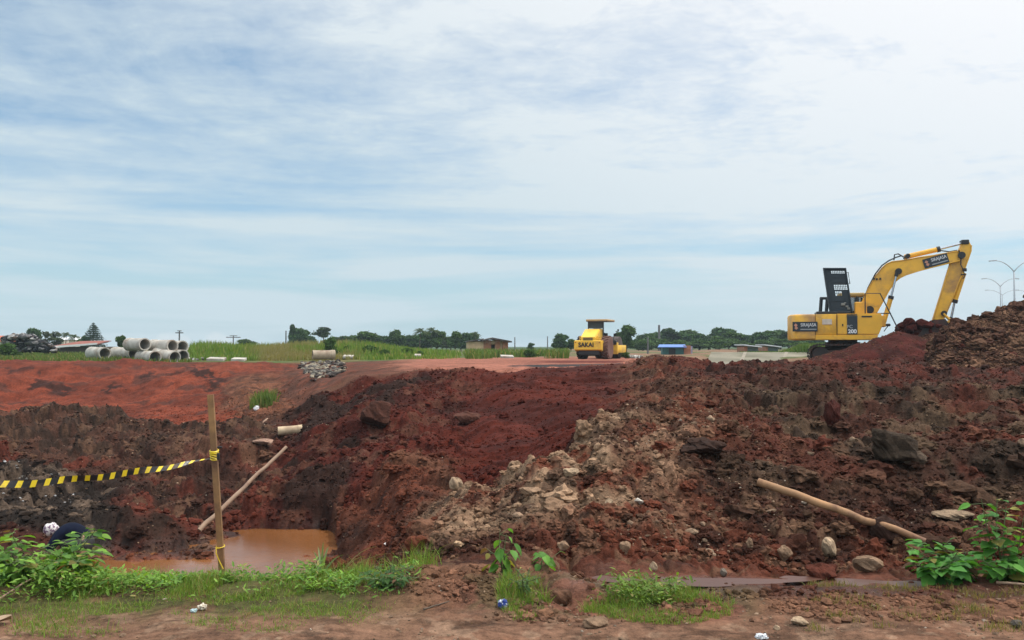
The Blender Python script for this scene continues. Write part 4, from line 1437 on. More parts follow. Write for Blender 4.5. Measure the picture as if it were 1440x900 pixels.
# platform, seat, column, canopy
b = MB(); b.box((0, 2.2, zr(478)), (1.45, 1.2, .12), bev=.02)
b.box((.1, 2.9, zr(481)), (1.2, .5, .5), bev=.03)
b.build('platform', solid('dusty_black', (.10, .075, .065), .8), rol)
b = MB()
b.box((.05, 2.0, zr(474)), (.55, .5, .14), bev=.05); b.box((.05, 1.78, zr(468)), (.55, .12, .6), bev=.05)
b.build('driver_seat', M_black, rol)
b = MB()
b.tube([(.2, 2.75, zr(478)), (.2, 2.55, zr(469))], .035, 8)
Mw = Matrix.Translation((.2, 2.55, zr(468.8))) @ Matrix.Rotation(R(-25), 4, 'X')
b.tube([Mw @ Vector((.2 * math.cos(2 * math.pi * k / 16), .2 * math.sin(2 * math.pi * k / 16), 0)) for k in range(17)], .016, 6, False)
b.box((.2, 2.8, zr(471)), (.5, .2, .3), bev=.03)
b.build('steering_column', M_black, rol)
b = MB()
for x, y in ((-.46, 1.62), (.50, 1.62)):
    b = MB(); b.box((x, y, (zr(478) + zr(451)) / 2), (.07, .07, zr(451) - zr(478))); b.build('canopy_post', M_dark, rol)
b = MB(); b.box((.02, 1.62, (zr(451.5) + zr(461)) / 2), (.94, .04, zr(451.5) - zr(461)))
b.build('rear_screen', solid('dark_mesh', (.035, .045, .05), .6), rol)
b = MB()
b.box((.14, 2.25, zr(449.4)), (1.42, 1.75, .13), bev=.05)
b.build('canopy_roof', solid('faded_cream', (.42, .29, .14), .6, var=.12), rol, smooth=35)
b = MB(); b.box((.14, 2.25, zr(450.8)), (1.36, 1.7, .05)); b.build('canopy_lining', M_dark, rol)
# front frame with drum
b = MB()
b.box((.78, 4.75, zr(491)), (.16, 2.1, .5), bev=.03); b.box((-.90, 4.75, zr(491)), (.16, 2.1, .5), bev=.03)
b.box((-.05, 3.75, zr(490)), (1.85, .22, .75), bev=.03); b.box((-.05, 5.75, zr(491)), (1.85, .22, .5), bev=.03)
b.box((.45, 3.75, zr(483.4)), (.7, .3, .14), bev=.03)
b.build('drum_frame', M_yel2, rol, smooth=35)
b = MB()
b.lathe([(0, -.8), (.68, -.8), (.72, -.78), (.72, .78), (.68, .8), (0, .8)], Matrix.Translation((-.05, 4.75, .72)) @ Matrix.Rotation(math.pi / 2, 4, 'Y'), 40)
b.build('drum', solid('dirty_steel', (.06, .045, .04), .6, metal=.4, dirt=(.12, .06, .045), dirt_amt=.4), rol, smooth=35)
b = MB()
b.tube([(.72, 3.0, zr(484)), (.78, 3.1, zr(472)), (.98, 3.1, zr(468)), (1.05, 3.1, zr(464))], .018, 6)
b.box((.86, 3.1, zr(470)), (.2, .05, .16), bev=.02); b.box((1.06, 3.1, zr(463.5)), (.1, .05, .16), bev=.02)
b.build('mirror', M_black, rol)
b = MB()
b.tube([(.62, 3.6, zr(484)), (.62, 3.6, zr(478))], .10, 8); b.box((.66, 3.7, zr(481.5)), (.3, .3, .3), bev=.06)
b.build('air_cleaner', M_black, rol)

# ------------------------------------------------------------------ concrete pipes
def pipe(px, py, Y, ro, L, yaw, label, group='concrete pipes stacked on the grass', pitch=0.0, mat=None, name='concrete_pipe'):
    """near open end centred at (px,py); yaw: direction the pipe runs away, from +Y towards -X"""
    c = at(px, py, Y)
    t = ro * .165
    b = MB()
    prof = [(ro - t, 0), (ro + .0, 0), (ro + .0, L * .80), (ro + .035 * ro / .45, L * .815), (ro + .035 * ro / .45, L), (ro - t, L), (ro - t, L * .5)]
    b.lathe(prof, Matrix.Identity(4), 40, closed=True)
    o = b.build(name, mat or M_conc, None, smooth=40)
    o.location = c
    d = Vector((-math.sin(yaw) * math.cos(pitch), math.cos(yaw) * math.cos(pitch), math.sin(pitch)))
    o.rotation_euler = d.to_track_quat('Z', 'Y').to_euler()
    tag(o, label, 'concrete pipe', group)
    return o
PR = .385
def pz(Y, level=0):   # py of centre so that the pipe rests on its support
    pass
pipes = [
 (147.5, 496.8, 54.5, 42, 'leftmost pipe of the pile, lying alone in the grass'),
 (188, 497, 55, 50, 'ground pipe second from left, its dark mouth beside the middle pipe'),
 (218.5, 502.3, 52, 40, 'middle ground pipe nearest the red slope, wide open dark mouth'),
 (246, 502.5, 52.3, 45, 'ground pipe right of the middle one, lying lengthways under the upper pipes'),
 (257.5, 500.5, 53.2, 34, 'rightmost ground pipe of the pile, only its end in view'),
 (204, 484.2, 53.0, 44, 'upper left pipe of the pile with white-grey flank against the sky'),
 (243, 486.5, 53.2, 50, 'upper middle pipe of the pile, longest flank in view'),
 (257, 487.5, 54.0, 40, 'upper right pipe at the end of the pile'),
]
for (px, py, Y, yw, lb) in pipes:
    pt_ = R(5) if yw == 45 else 0
    pipe(px, py, Y, PR, 2.25, R(yw + 4), lb, pitch=pt_)
pipe(439.5, 499, 56, .30, 1.45, R(-68), 'single weathered pipe lying above the stone-filled gully', 'lone pipe', name='concrete_pipe', mat=solid('weathered_concrete', (.36, .29, .21), .9, dirt=(.2, .12, .08), dirt_amt=.4))
pc = pipe(391, 606.5, hit(391, 612, 22) - .1, .125, .66, R(-76), 'short cream pipe offcut lying in dark soil above the pool', 'pipe offcut', pitch=R(3), name='pipe_offcut', mat=solid('cream_pipe', (.50, .38, .24), .8, dirt=(.2, .1, .06), dirt_amt=.3))
for o in (pc,): del o['group']
# ------------------------------------------------------------------ trees
def crown_cards(r, blobs, n, size, col, jit=.35):
    """leaf-sized faces spread through ellipsoid clumps; returns V, F, col"""
    vol = np.array([b_[3] * b_[4] * b_[5] for b_ in blobs]) ** .8
    k = r.choice(len(blobs), n, p=vol / vol.sum())
    B = np.array(blobs)[k]
    d = r.normal(size=(n, 3)); d /= np.linalg.norm(d, axis=1)[:, None]
    rad = r.uniform(.35, 1.05, (n, 1)) ** .6 * np.where(r.uniform(0, 1, (n, 1)) < .12, r.uniform(1.0, 1.45, (n, 1)), 1)
    c = B[:, :3] + d * rad * B[:, 3:6]
    a = r.normal(size=(n, 3)); a /= np.linalg.norm(a, axis=1)[:, None]
    b_ = np.cross(a, r.normal(size=(n, 3))); b_ /= np.linalg.norm(b_, axis=1)[:, None]
    s = size * r.uniform(.6, 1.4, (n, 1))
    V = np.stack([c - a * s, c + b_ * s * .55, c + a * s, c - b_ * s * .55], 1).reshape(-1, 3)
    F = np.arange(4 * n).reshape(-1, 4)
    tone = (.75 + .5 * (np.array([hash((int(q) * 7919) % 1013) % 100 for q in k]) / 100))[:, None] * r.uniform(1 - jit, 1 + jit, (n, 1))
    cc = np.repeat(np.array(col)[None] * tone, 4, 0)
    return V, F, cc


def tree_broad(name, seed, H, Wd, trunk_h, col, n=2600, size=.22, flat=1.0, open_=0):
    r = np.random.default_rng(seed)
    root = empty(name, (0, 0, 0), 'tree', 'tree')
    b = MB()
    b.tube([(0, 0, -.3), (r.uniform(-.1, .1), 0, trunk_h * .6), (r.uniform(-.2, .2), r.uniform(-.2, .2), trunk_h * 1.15), (0, 0, H * .8)], [.028 * H, .022 * H, .017 * H, .006 * H], 8)
    blobs = []
    nb = 9 + open_ * 3
    for i in range(nb + 5):
        a = 2 * math.pi * i / nb * 1.618 * 2
        rr = Wd / 2 * r.uniform(.15, .72)
        z = trunk_h + (H - trunk_h) * r.uniform(.12, .80)
        ex = (1 - .35 * abs((z - trunk_h) / (H - trunk_h) - .5) * 2)
        x, y = rr * math.cos(a) * ex, rr * math.sin(a) * ex
        s_ = Wd * r.uniform(.09, .24) * (1 - .25 * open_)
        blobs.append((x, y, z, s_, s_, s_ * .62 * flat))
        st = trunk_h * r.uniform(.7, 1.1)
        b.tube([(0, 0, st), (x * .5, y * .5, (st + z) / 2 + .05 * H), (x, y, z)], [.012 * H, .008 * H, .003 * H], 5)
    blobs.append((0, 0, H - .13 * Wd * flat, Wd * .2, Wd * .2, Wd * .14 * flat))
    b.build('trunk', M_bark, root, smooth=True)
    V, F, cc = crown_cards(r, blobs, n, size * 1.25, col, .6)
    np_mesh('crown', V, F, M_tree, cc, parent=root)
    return root


def tree_conifer(name, seed, H, Wd, col):
    r = np.random.default_rng(seed)
    root = empty(name, (0, 0, 0), 'tree', 'tree')
    b = MB(); b.tube([(0, 0, -.3), (0, 0, H * .5), (0, 0, H)], [.025 * H, .015 * H, .004 * H], 8)
    blobs = []
    lv = 13
    for i in range(lv):
        t = i / (lv - 1)
        z = H * (.16 + .80 * t)
        L = Wd / 2 * (1 - t) ** .8 + .05 * Wd
        for k in range(6):
            a = 2 * math.pi * k / 6 + i * .6
            x, y = L * math.cos(a), L * math.sin(a)
            b.tube([(0, 0, z), (x, y, z + .04 * L)], [.006 * H, .002 * H], 4)
            for f_ in (.3, .55, .8, 1.0):
                blobs.append((x * f_, y * f_, z + .02 * H, L * .30 + .07, L * .30 + .07, .030 * H))
    b.build('trunk', M_bark, root)
    V, F, cc = crown_cards(r, blobs, 3600, .014 * H + .07, col)
    np_mesh('crown', V, F, M_tree, cc, parent=root)
    return root


def tree_palm(name, seed, H, L, col, nf=16):
    r = np.random.default_rng(seed)
    root = empty(name, (0, 0, 0), 'tree', 'tree')
    b = MB(); b.tube([(0, 0, -.3), (.1, 0, H * .5), (.25, 0, H * .92)], [.022 * H, .016 * H, .014 * H], 8)
    b.build('trunk', M_bark, root)
    V, F, cc = [], [], []; off = 0
    for k in range(nf):
        a = 2 * math.pi * k / nf + r.uniform(-.2, .2); el = r.uniform(-.1, 1.25)
        P_ = []
        for i in range(9):
            t = i / 8
            x = L * t * math.cos(el) ; z = L * (t * math.sin(el) - .55 * t * t)
            P_.append(Vector((.25 + x * math.cos(a), x * math.sin(a), H * .92 + z)))
        side = Vector((-math.sin(a), math.cos(a), 0))
        for i in range(1, 9):
            p = P_[i]; d = (P_[i] - P_[i - 1])
            wl = L * .30 * math.sin(math.pi * (.12 + .8 * i / 8))
            for s_ in (-1, 1):
                tip = p + side * s_ * wl + Vector((0, 0, -wl * .55)) + d * .5
                q = [P_[i - 1], p, tip]
                V += [list(x_) for x_ in q]; F.append([off, off + 1, off + 2]); off += 3
                tn = r.uniform(.7, 1.3)
                cc += [np.array(col) * tn] * 3
    np_mesh('crown', V, F, M_tree, np.array(cc), parent=root)
    return root


DK = (0.050, 0.098, 0.034)
PROTO = {
 'round': tree_broad('broadleaf_tree', 1, 8, 8, 1.2, DK, 6500, .27, 1.15),
 'round2': tree_broad('broadleaf_tree', 2, 8, 7, 1.0, (0.065, 0.115, 0.034), 6000, .27, 1.5),
 'umbrella': tree_broad('broadleaf_tree', 3, 8, 10, 4.6, (0.045, 0.070, 0.034), 2000, .22, .55, 1),
 'tall': tree_broad('broadleaf_tree', 4, 10, 6, 1.8, (0.05, 0.09, 0.036), 4600, .27, 1.6, 1),
 'conifer': tree_conifer('conifer_tree', 5, 8, 5.2, (0.03, 0.055, 0.036)),
 'palm': tree_palm('palm_tree', 6, 7, 2.8, (0.06, 0.085, 0.035)),
 'feather': tree_broad('broadleaf_tree', 7, 8, 5, 1.2, (0.075, 0.095, 0.045), 1600, .2, 1.5, 1),
 'bush': tree_broad('bush', 8, 3, 4.5, .3, (0.06, 0.11, 0.03), 2200, .13, 1.0),
}
PH = {'round': 8, 'round2': 8, 'umbrella': 8, 'tall': 10, 'conifer': 8, 'palm': 8.1, 'feather': 8, 'bush': 3}
PW = {'round': 8, 'round2': 7, 'umbrella': 10, 'tall': 6, 'conifer': 5.2, 'palm': 5, 'feather': 5, 'bush': 4.5}
used = set()
rt_ = random.Random(9)
def tree(kind, px, top, wpx, Y, label, group=None, cat='tree'):
    c = at(px, 490, Y); c.z = gz(c.x, Y)
    h = (zpy(top, Y) - c.z) * 1.07
    wd = wpx * Y / FPX * 1.35
    src = PROTO[kind]
    o = src if kind not in used else copy_tree(src)
    used.add(kind)
    o.location = c
    sz = h / PH[kind]; sx = wd / PW[kind]
    o.scale = (sx, sx, sz)
    o.rotation_euler = (0, 0, rt_.uniform(0, 6.28) if kind != 'palm' else 0)
    tag(o, label, cat, group)
    if group is None and 'group' in o: del o['group']
    return o
G1 = 'trees on the left skyline'
tree('round', 45, 464, 26, 125, 'dense round tree rising behind the grey rubble heap', G1)
tree('feather', 64, 468, 18, 125, 'feathery pale tree just right of the dense round tree', G1)
tree('feather', 78, 468, 20, 130, 'feathery tree left of the white-edged long roof', G1)
tree('palm', 92, 467, 16, 125, 'palm at the left end of the long low roof', G1)
tree('palm', 104, 470, 12, 125, 'smaller palm standing behind the long low roof', G1)
tree('conifer', 131, 457, 21, 120, 'tiered dark conifer above the long low roof', G1)
tree('round2', 118, 474, 14, 128, 'small dark tree at the foot of the conifer', G1)
tree('round2', 172, 474, 17, 82, 'round green tree just left of the stacked pipes', G1)
tree('round', 288, 484, 26, 160, 'low tree on the horizon right of the stacked pipes', G1)
tree('round', 312, 484, 14, 170, 'small low tree between the two thin poles', G1)
tree('round2', 345, 478, 22, 150, 'small round tree just right of the cross-armed pole', G1)
tree('round', 328, 485, 14, 170, 'tiny tree at the foot of the cross-armed pole', G1)
G2 = 'trees on the middle skyline'
tree('tall', 411, 459, 12, 150, 'thin bare-topped tree beside the pole left of the middle skyline', G2)
tree('round', 420, 464, 30, 150, 'broad dark tree at the left end of the middle skyline', G2)
tree('umbrella', 455, 462, 30, 150, 'flat-topped umbrella tree on the middle skyline', G2)
tree('round', 484, 474, 30, 155, 'low dark tree right of the umbrella tree', G2)
tree('round2', 512, 468, 34, 150, 'wide mounded tree left of the twin-lobed tree', G2)
tree('round', 542, 474, 22, 155, 'small tree between the wide mounded tree and the twin-lobed tree', G2)
tree('round2', 558, 466, 20, 150, 'twin-lobed dark tree in the centre of the middle skyline', G2)
tree('round', 575, 473, 20, 152, 'low round tree next to the palm clump', G2)
tree('palm', 590, 461, 18, 140, 'left palm of the clump on the middle skyline', G2)
tree('palm', 606, 460, 17, 142, 'right palm of the clump on the middle skyline', G2)
tree('round', 600, 469, 38, 145, 'dark bushy tree under the two palms', G2)
tree('round2', 614, 467, 24, 143, 'dark tree at the right edge of the palm clump', G2)
tree('feather', 628, 475, 14, 160, 'pale thin tree in the gap left of the hut trees', G2)
tree('round2', 640, 468, 18, 138, 'dark tree to the left of the brick hut trees', G2)
tree('round', 655, 470, 24, 140, 'dark tree rising behind the left end of the brick hut', G2)
tree('palm', 668, 466, 12, 140, 'palm rising behind the roof of the brick hut', G2)
tree('round2', 664, 470, 18, 142, 'round tree behind the brick hut, under the palm', G2)
tree('round', 746, 483, 10, 150, 'tiny lone tree on the horizon left of the roller', G2)
tree('round', 787, 471, 22, 130, 'tree with loose crown left of the roller', G2)
tree('round2', 803, 478, 16, 132, 'low tree close to the left side of the roller', G2)
tree('round2', 881, 460, 25, 120, 'tall round tree just right of the roller', G2)
G3 = 'trees of the far wood on the right'
ws = [(898, 478), (912, 471), (926, 469), (940, 464), (955, 470), (969, 466), (983, 471), (997, 474), (1011, 463), (1025, 469), (1039, 471), (1053, 473),
      (1067, 469), (1081, 467), (1095, 466), (1109, 468), (1122, 474), (1136, 476), (1150, 478)]
lab = ['left end tree of the far wood', 'second tree from the left of the far wood', 'wood tree left of the tall thin mast', 'wood tree right of the tall thin mast',
       'wood tree directly above the left side of the blue roof', 'wood tree above the right side of the blue roof', 'wood tree right of the blue roof', 'wood tree midway between blue and white roofs',
       'taller wood tree midway between the blue and the white roofs', 'wood tree left of the white roofed shed', 'wood tree just left above the white roof', 'wood tree above the white roof',
       'wood tree between the two pale roofed sheds', 'wood tree above the pale blue roofed shed', 'spiky tall wood tree left of the excavator', 'wood tree at the counterweight of the excavator',
       'wood tree seen under the counterweight', 'low wood tree behind the excavator tracks', 'rightmost wood tree behind the excavator']
for i, (px, top) in enumerate(ws):
    tree(['round', 'round2', 'round', 'tall'][i % 4], px, top, rt_.uniform(30, 40), 165 + 12 * (i % 3), lab[i], G3)
for i, (px, top) in enumerate([(905, 479), (930, 478), (957, 479), (984, 480), (1012, 478), (1040, 480), (1070, 479), (1098, 478), (1128, 481)]):
    tree(['bush', 'round2'][i % 2], px, top, 34, 150 + 4 * (i % 2), ['lower wood-edge tree ' + s for s in (
        'left of the blue roof', 'above the left of the blue roof', 'right above the blue roof', 'between the sheds, nearer the blue one', 'midway along the wood',
        'left of the white roof', 'right of the white roof', 'right of the pale blue roof', 'under the counterweight')][i], 'lower trees along the wood edge')
lows = [(436, 474), (470, 475), (497, 473), (527, 472), (549, 474), (566, 475), (583, 473), (622, 474), (634, 476), (648, 474)]
lowl = ['between the broad dark tree and the umbrella tree', 'right under the umbrella tree', 'left of the wide mounded tree', 'right of the wide mounded tree', 'left of the twin-lobed tree',
        'right of the twin-lobed tree', 'left of the palm clump', 'right of the palm clump', 'just left of the hut trees', 'behind the plank wing of the hut']
for i, (px, top) in enumerate(lows):
    tree(['round', 'round2'][i % 2], px, top, 24, 158 + 5 * (i % 3), 'low dark tree of the skyline ' + lowl[i], 'low trees filling the middle skyline')
G4 = 'bushes on the grass field'
for (px, top, wpx, Y, lb) in ((466, 476, 22, 62, 'tall leafy bush right of the lone pipe'), (490, 487, 20, 66, 'low round bush left of the dark bushes'), (519, 487, 30, 64, 'wide dark bush in the middle of the grass'),
                              (541, 492, 16, 62, 'small dark bush right of the wide one'), (572, 490, 20, 64, 'dark bush near the right end of the grass'), (590, 494, 12, 62, 'small bush at the end of the grass'),
                              (746, 492, 24, 62, 'green bush left of the roller by the road'), (880, 496, 16, 56, 'green weed bush at the right foot of the roller'), (700, 494, 18, 70, 'pale bush in front of the brick hut'),
                              (12, 484, 34, 66, 'dark green bush in front of the rubble heap'), (165, 490, 10, 64, 'small bush between the left pipes')):
    tree('bush', px, top, wpx, Y, lb, G4, 'bush')

# ------------------------------------------------------------------ tall grass on the far field (one mass)
def blades(name, X, Y, h, wd, col, mat, label, seed, lean=.35, z=None, two=True):
    r = np.random.default_rng(seed)
    n = len(X)
    z = ground_z(X, Y) if z is None else z
    a = r.uniform(0, 2 * math.pi, n); la = r.uniform(0, 2 * math.pi, n); le = np.abs(r.normal(0, lean, n)) * h
    b0 = np.stack([X, Y, z - .02], 1)
    sd = np.stack([np.cos(a), np.sin(a), 0 * a], 1) * (wd / 2)[:, None]
    ld = np.stack([np.cos(la), np.sin(la), 0 * a], 1) * le[:, None]
    up = np.array([0, 0, 1.])[None]
    m = b0 + ld * .35 + up * (h * .55)[:, None]
    t = b0 + ld + up * (h * (1 - .25 * (le / np.maximum(h, 1e-6)) ** 2))[:, None]
    V = np.stack([b0 - sd, b0 + sd, m + sd * .8, m - sd * .8, t], 1).reshape(-1, 3)
    i = np.arange(n)[:, None] * 5
    F = np.concatenate([i + np.array([[0, 1, 2]]), i + np.array([[0, 2, 3]]), i + np.array([[3, 2, 4]])])
    cc = np.repeat(col, 5, 0)
    o = np_mesh(name, V, F, mat, cc)
    return tag(o, label, None, None, 'stuff')


def polar(n, p0, p1, Y0, Y1, seed):
    r = np.random.default_rng(seed)
    p = r.uniform(p0, p1, n); Y = r.uniform(Y0, Y1, n)
    return p, Y, (p - 720) / FPX * Y, r


def gcol(r, n, A_, B_, dry=(0.28, 0.22, 0.09), pd=.1):
    t = r.uniform(0, 1, (n, 1))
    c = np.array(A_) * t + np.array(B_) * (1 - t)
    return np.where(r.uniform(0, 1, (n, 1)) < pd, np.array(dry), c) * r.uniform(.8, 1.2, (n, 1))


p, Y, X, r = polar(26000, 262, 660, 57, 100, 31)
dens = sstep(262, 285, p) * (1 - sstep(590, 655, p))
k = (r.uniform(0, 1, len(p)) < dens); p, Y, X = p[k], Y[k], X[k]; n = len(X)
yel = sstep(330, 380, p) * (1 - sstep(480, 520, p)) * sstep(.4, .6, fbm(X / 5, Y / 5, 5, 3))
c = gcol(r, n, (0.17, 0.25, 0.045), (0.11, 0.18, 0.035), (0.27, 0.25, 0.09), .12)
c = c * (1 - yel[:, None]) + np.array((0.25, 0.21, 0.09)) * yel[:, None]
hh = r.uniform(.6, 1.25, n) * (.55 + .9 * fbm(X / 6, Y / 6, 9, 3)) * (.35 + .65 * sstep(57, 66, Y)) * (1.05 - .55 * sstep(480, 620, p))
blades('tall_grass', X, Y, hh, np.full(n, .12), c, M_leaf, 'tall green and yellow grass on the far field', 1, .25)
p, Y, X, r = polar(15000, -60, 270, 51, 85, 32)
n = len(X)
blades('field_grass', X, Y, r.uniform(.10, .32, n) * (.5 + fbm(X / 4, Y / 4, 19, 3)), np.full(n, .09), gcol(r, n, (0.12, 0.18, 0.04), (0.09, 0.12, 0.04), (0.22, 0.18, 0.08), .15), M_leaf, 'short grass round the stacked pipes', 2)
p, Y, X, r = polar(9000, 655, 800, 56, 95, 33)
k = r.uniform(0, 1, len(p)) < sstep(.45, .6, fbm(X / 4, Y / 6, 29, 3)); p, Y, X = p[k], Y[k], X[k]; n = len(X)
blades('roadside_grass', X, Y, r.uniform(.3, .8, n), np.full(n, .09), gcol(r, n, (0.12, 0.20, 0.04), (0.085, 0.12, 0.035)), M_leaf, 'patchy green grass beside the haul road', 3)
p, Y, X, r = polar(7000, 1040, 1200, 64, 90, 34); n = len(X)
blades('bank_grass', X, Y, r.uniform(.08, .25, n) + .8 * sstep(1092, 1135, p), np.full(n, .1), gcol(r, n, (0.10, 0.17, 0.04), (0.07, 0.12, 0.03)), M_leaf, 'green grass above the concrete lining', 4)
p, Y, X, r = polar(1500, 350, 392, 31, 34, 35); k = r.uniform(0, 1, 1500) > ((p - 371) / 21) ** 2 + ((Y - 32.5) / 1.5) ** 2; X, Y = X[k], Y[k]; n = len(X)
c0 = at(371, 570, 32.5)
o = blades('grass_tuft', X - c0.x, Y - c0.y, r.uniform(.2, .65, n), np.full(n, .04), gcol(r, n, (0.13, 0.19, 0.05), (0.09, 0.14, 0.035)), M_leaf, None, 5, .4, z=ground_z(X, Y) - c0.z)
del o['kind']; o.location = c0; tag(o, 'lone green tuft of grass on the far side of the pit', 'grass tuft')

# ------------------------------------------------------------------ foreground verge
def spot_grass(name, N, area, dens, hf, label, seed, A_=(0.22, 0.32, 0.060), B_=(0.10, 0.18, 0.035), wd=.0042, pd=.16, lean=.55):
    p, Y, X, r = polar(N, *area, seed)
    k = r.uniform(0, 1, len(p)) < dens(p, Y, X)
    p, Y, X = p[k], Y[k], X[k]; n = len(X)
    return blades(name, X, Y, hf(p, Y, X, r, n), wd * r.uniform(.6, 1.5, n), gcol(r, n, A_, B_, pd=pd), M_leaf, label, seed, lean)


spot_grass('verge_grass', 100000, (-80, 640, 4.75, 6.7),
           lambda p, Y, X: (1 - sstep(490, 585, p + (Y - 5.6) * -60)) * sstep(4.75, 5.3, Y + (fbm(X / .5, Y / .5, 40, 3) - .5) * 1.3) * (.06 + .94 * sstep(.40, .54, fbm(X / .30, Y / .22, 41, 4))) * (1 - sstep(6.4, 6.7, Y)),
           lambda p, Y, X, r, n: r.uniform(.015, .05, n) + r.uniform(.0, .22, n) ** 1.1 * sstep(5.4, 6.0, Y) * np.maximum(0, fbm(X / .3, Y / .3, 44, 4) * 2.4 - .6) + (r.uniform(0, 1, n) < .02) * .06,
           'short green grass along the near verge on the left', 41)
spot_grass('verge_patch_grass', 30000, (700, 1080, 5.05, 6.0),
           lambda p, Y, X: np.maximum((((p - 925) / 110) ** 2 + ((Y - 5.45) / .42) ** 2 < .35 + 1.1 * fbm(X / .22, Y / .22, 47, 3)) * .8, (((p - 735) / 38) ** 2 + ((Y - 5.55) / .40) ** 2 < 1) * 1.0) * sstep(.40, .56, fbm(X / .16, Y / .16, 46, 3)),
           lambda p, Y, X, r, n: r.uniform(.025, .07, n) + r.uniform(0, .08, n) * sstep(5.35, 5.6, Y),
           'green grass patches in the middle of the near verge', 42)
spot_grass('sparse_grass', 9000, (1130, 1500, 5.0, 6.0),
           lambda p, Y, X: sstep(.56, .64, fbm(X / .22, Y / .18, 49, 3)),
           lambda p, Y, X, r, n: r.uniform(.02, .08, n), 'thin dry tufts on the right of the near track', 43, (0.12, 0.15, 0.04), (0.20, 0.15, 0.07), pd=.4)
spot_grass('track_grass', 7000, (-60, 700, 4.2, 5.1), lambda p, Y, X: sstep(.52, .66, fbm(X / .3, Y / .12, 52, 3)) * .8,
           lambda p, Y, X, r, n: r.uniform(.01, .03, n), 'thin grass creeping onto the dirt track', 44, (0.12, 0.14, 0.045), (0.15, 0.13, 0.055))


def leaf_shape(kind='heart'):
    """outline (along, across) and cup height for one leaf, unit length, base at origin"""
    if kind == 'heart':
        return np.array([(0, 0, 0), (.10, .26, .05), (.38, .36, .07), (.70, .22, .03), (1, 0, -.10), (.70, -.22, .03), (.38, -.36, .07), (.10, -.26, .05), (.35, 0, 0), (.68, 0, -.02)]), \
            np.array([(0, 8, 1), (1, 8, 2), (8, 9, 2), (2, 9, 3), (3, 9, 4), (4, 9, 5), (5, 9, 6), (6, 9, 8), (6, 8, 7), (7, 8, 0)])
    return np.array([(0, 0, 0), (.25, .13, .03), (.6, .15, .0), (1, 0, -.12), (.6, -.15, 0), (.25, -.13, .03), (.3, 0, 0), (.65, 0, -.04)]), \
        np.array([(0, 6, 1), (1, 6, 7), (1, 7, 2), (2, 7, 3), (3, 7, 4), (4, 7, 5), (5, 7, 6), (5, 6, 0)])


def leaves_mesh(bases, dirs, sizes, rolls, cols, kind='heart'):
    """bases (n,3), dirs (n,3) unit, sizes, rolls"""
    LV, LF = leaf_shape(kind)
    n = len(bases)
    d = dirs / np.linalg.norm(dirs, axis=1)[:, None]
    up = np.array([0, 0, 1.0])[None]
    s_ = np.cross(d, up); s_ /= np.maximum(np.linalg.norm(s_, axis=1)[:, None], 1e-6)
    nn = np.cross(s_, d)
    cr, sr = np.cos(rolls)[:, None], np.sin(rolls)[:, None]
    s2 = s_ * cr + nn * sr; n2 = -s_ * sr + nn * cr
    P_ = bases[:, None, :] + (LV[None, :, 0:1] * d[:, None, :] + LV[None, :, 1:2] * s2[:, None, :] + LV[None, :, 2:3] * n2[:, None, :]) * sizes[:, None, None]
    F = (LF[None] + (np.arange(n) * len(LV))[:, None, None]).reshape(-1, 3)
    return P_.reshape(-1, 3), F, np.repeat(cols, len(LV), 0)


LG1, LG2 = (0.22, 0.40, 0.06), (0.06, 0.14, 0.035)


def leafy_plant(name, stems, label, cat, seed, leafsize, kind='heart', spacing=.05, cols=(LG1, LG2), group=None, per=2, droop=.35):
    """stems: list of world polylines; leaves alternate along each stem"""
    r = np.random.default_rng(seed)
    base = Vector(stems[0][0])
    root = empty(name, base, label, cat, group=group)
    b = MB()
    B_, D_, S_, Rl, Cc = [], [], [], [], []
    for st in stems:
        P_ = [Vector(p) - base for p in st]
        n = len(P_)
        b.tube(P_, [.006 * (1 - .6 * i / (n - 1)) for i in range(n)], 5)
        tot = sum((P_[i + 1] - P_[i]).length for i in range(n - 1))
        cnt = max(3, int(tot / spacing))
        for k in range(cnt):
            t = (.18 + .82 * (k + .5) / cnt) * tot
            s = t
            for i in range(n - 1):
                l = (P_[i + 1] - P_[i]).length
                if s <= l or i == n - 2: break
                s -= l
            c = P_[i].lerp(P_[i + 1], min(1, s / max(l, 1e-6)))
            for q in range(per):
                a = r.uniform(0, 2 * math.pi)
                top = t / tot
                e = r.uniform(-.5, .35) + .35 * top
                d = Vector((math.cos(a) * math.cos(e), math.sin(a) * math.cos(e), math.sin(e)))
                pet = leafsize * r.uniform(.2, .7)
                B_.append(list(c + d * pet)); D_.append([d.x, d.y, d.z - droop])
                b.tube([c, c + d * pet], .0018, 4, False)
                S_.append(leafsize * r.uniform(.45, 1.3) * (1 - .35 * top)); Rl.append(r.uniform(-.5, .5))
                t_ = r.uniform(0, 1)
                cl_ = np.array(cols[0]) * t_ + np.array(cols[1]) * (1 - t_)
                if r.uniform() < .09: cl_ = np.array((.30, .27, .07)) * r.uniform(.5, 1.1)
                elif r.uniform() < .05: cl_ = np.array((.16, .09, .05))
                Cc.append(cl_ * r.uniform(.75, 1.2))
    b.build('stem', solid('stem_green', (.09, .12, .04), .7), root)
    V, F, c_ = leaves_mesh(np.array(B_), np.array(D_), np.array(S_), np.array(Rl), np.array(Cc), kind)
    np_mesh('leaves', V, F, M_leaf, c_, parent=root)
    return root


def W(px, py, Y): return at(px, py, Y)


def stems_from(px, Y, tips, seed, sink=.03):
    r = random.Random(seed)
    c = at(px, 800, Y); c.z = gz(c.x, Y) - sink
    out = []
    for (tx, ty, tY) in tips:
        t = W(tx, ty, tY)
        m = c.lerp(t, .5) + Vector((r.uniform(-.03, .03), r.uniform(-.03, .03), .05))
        out.append([c, m, t])
    return out


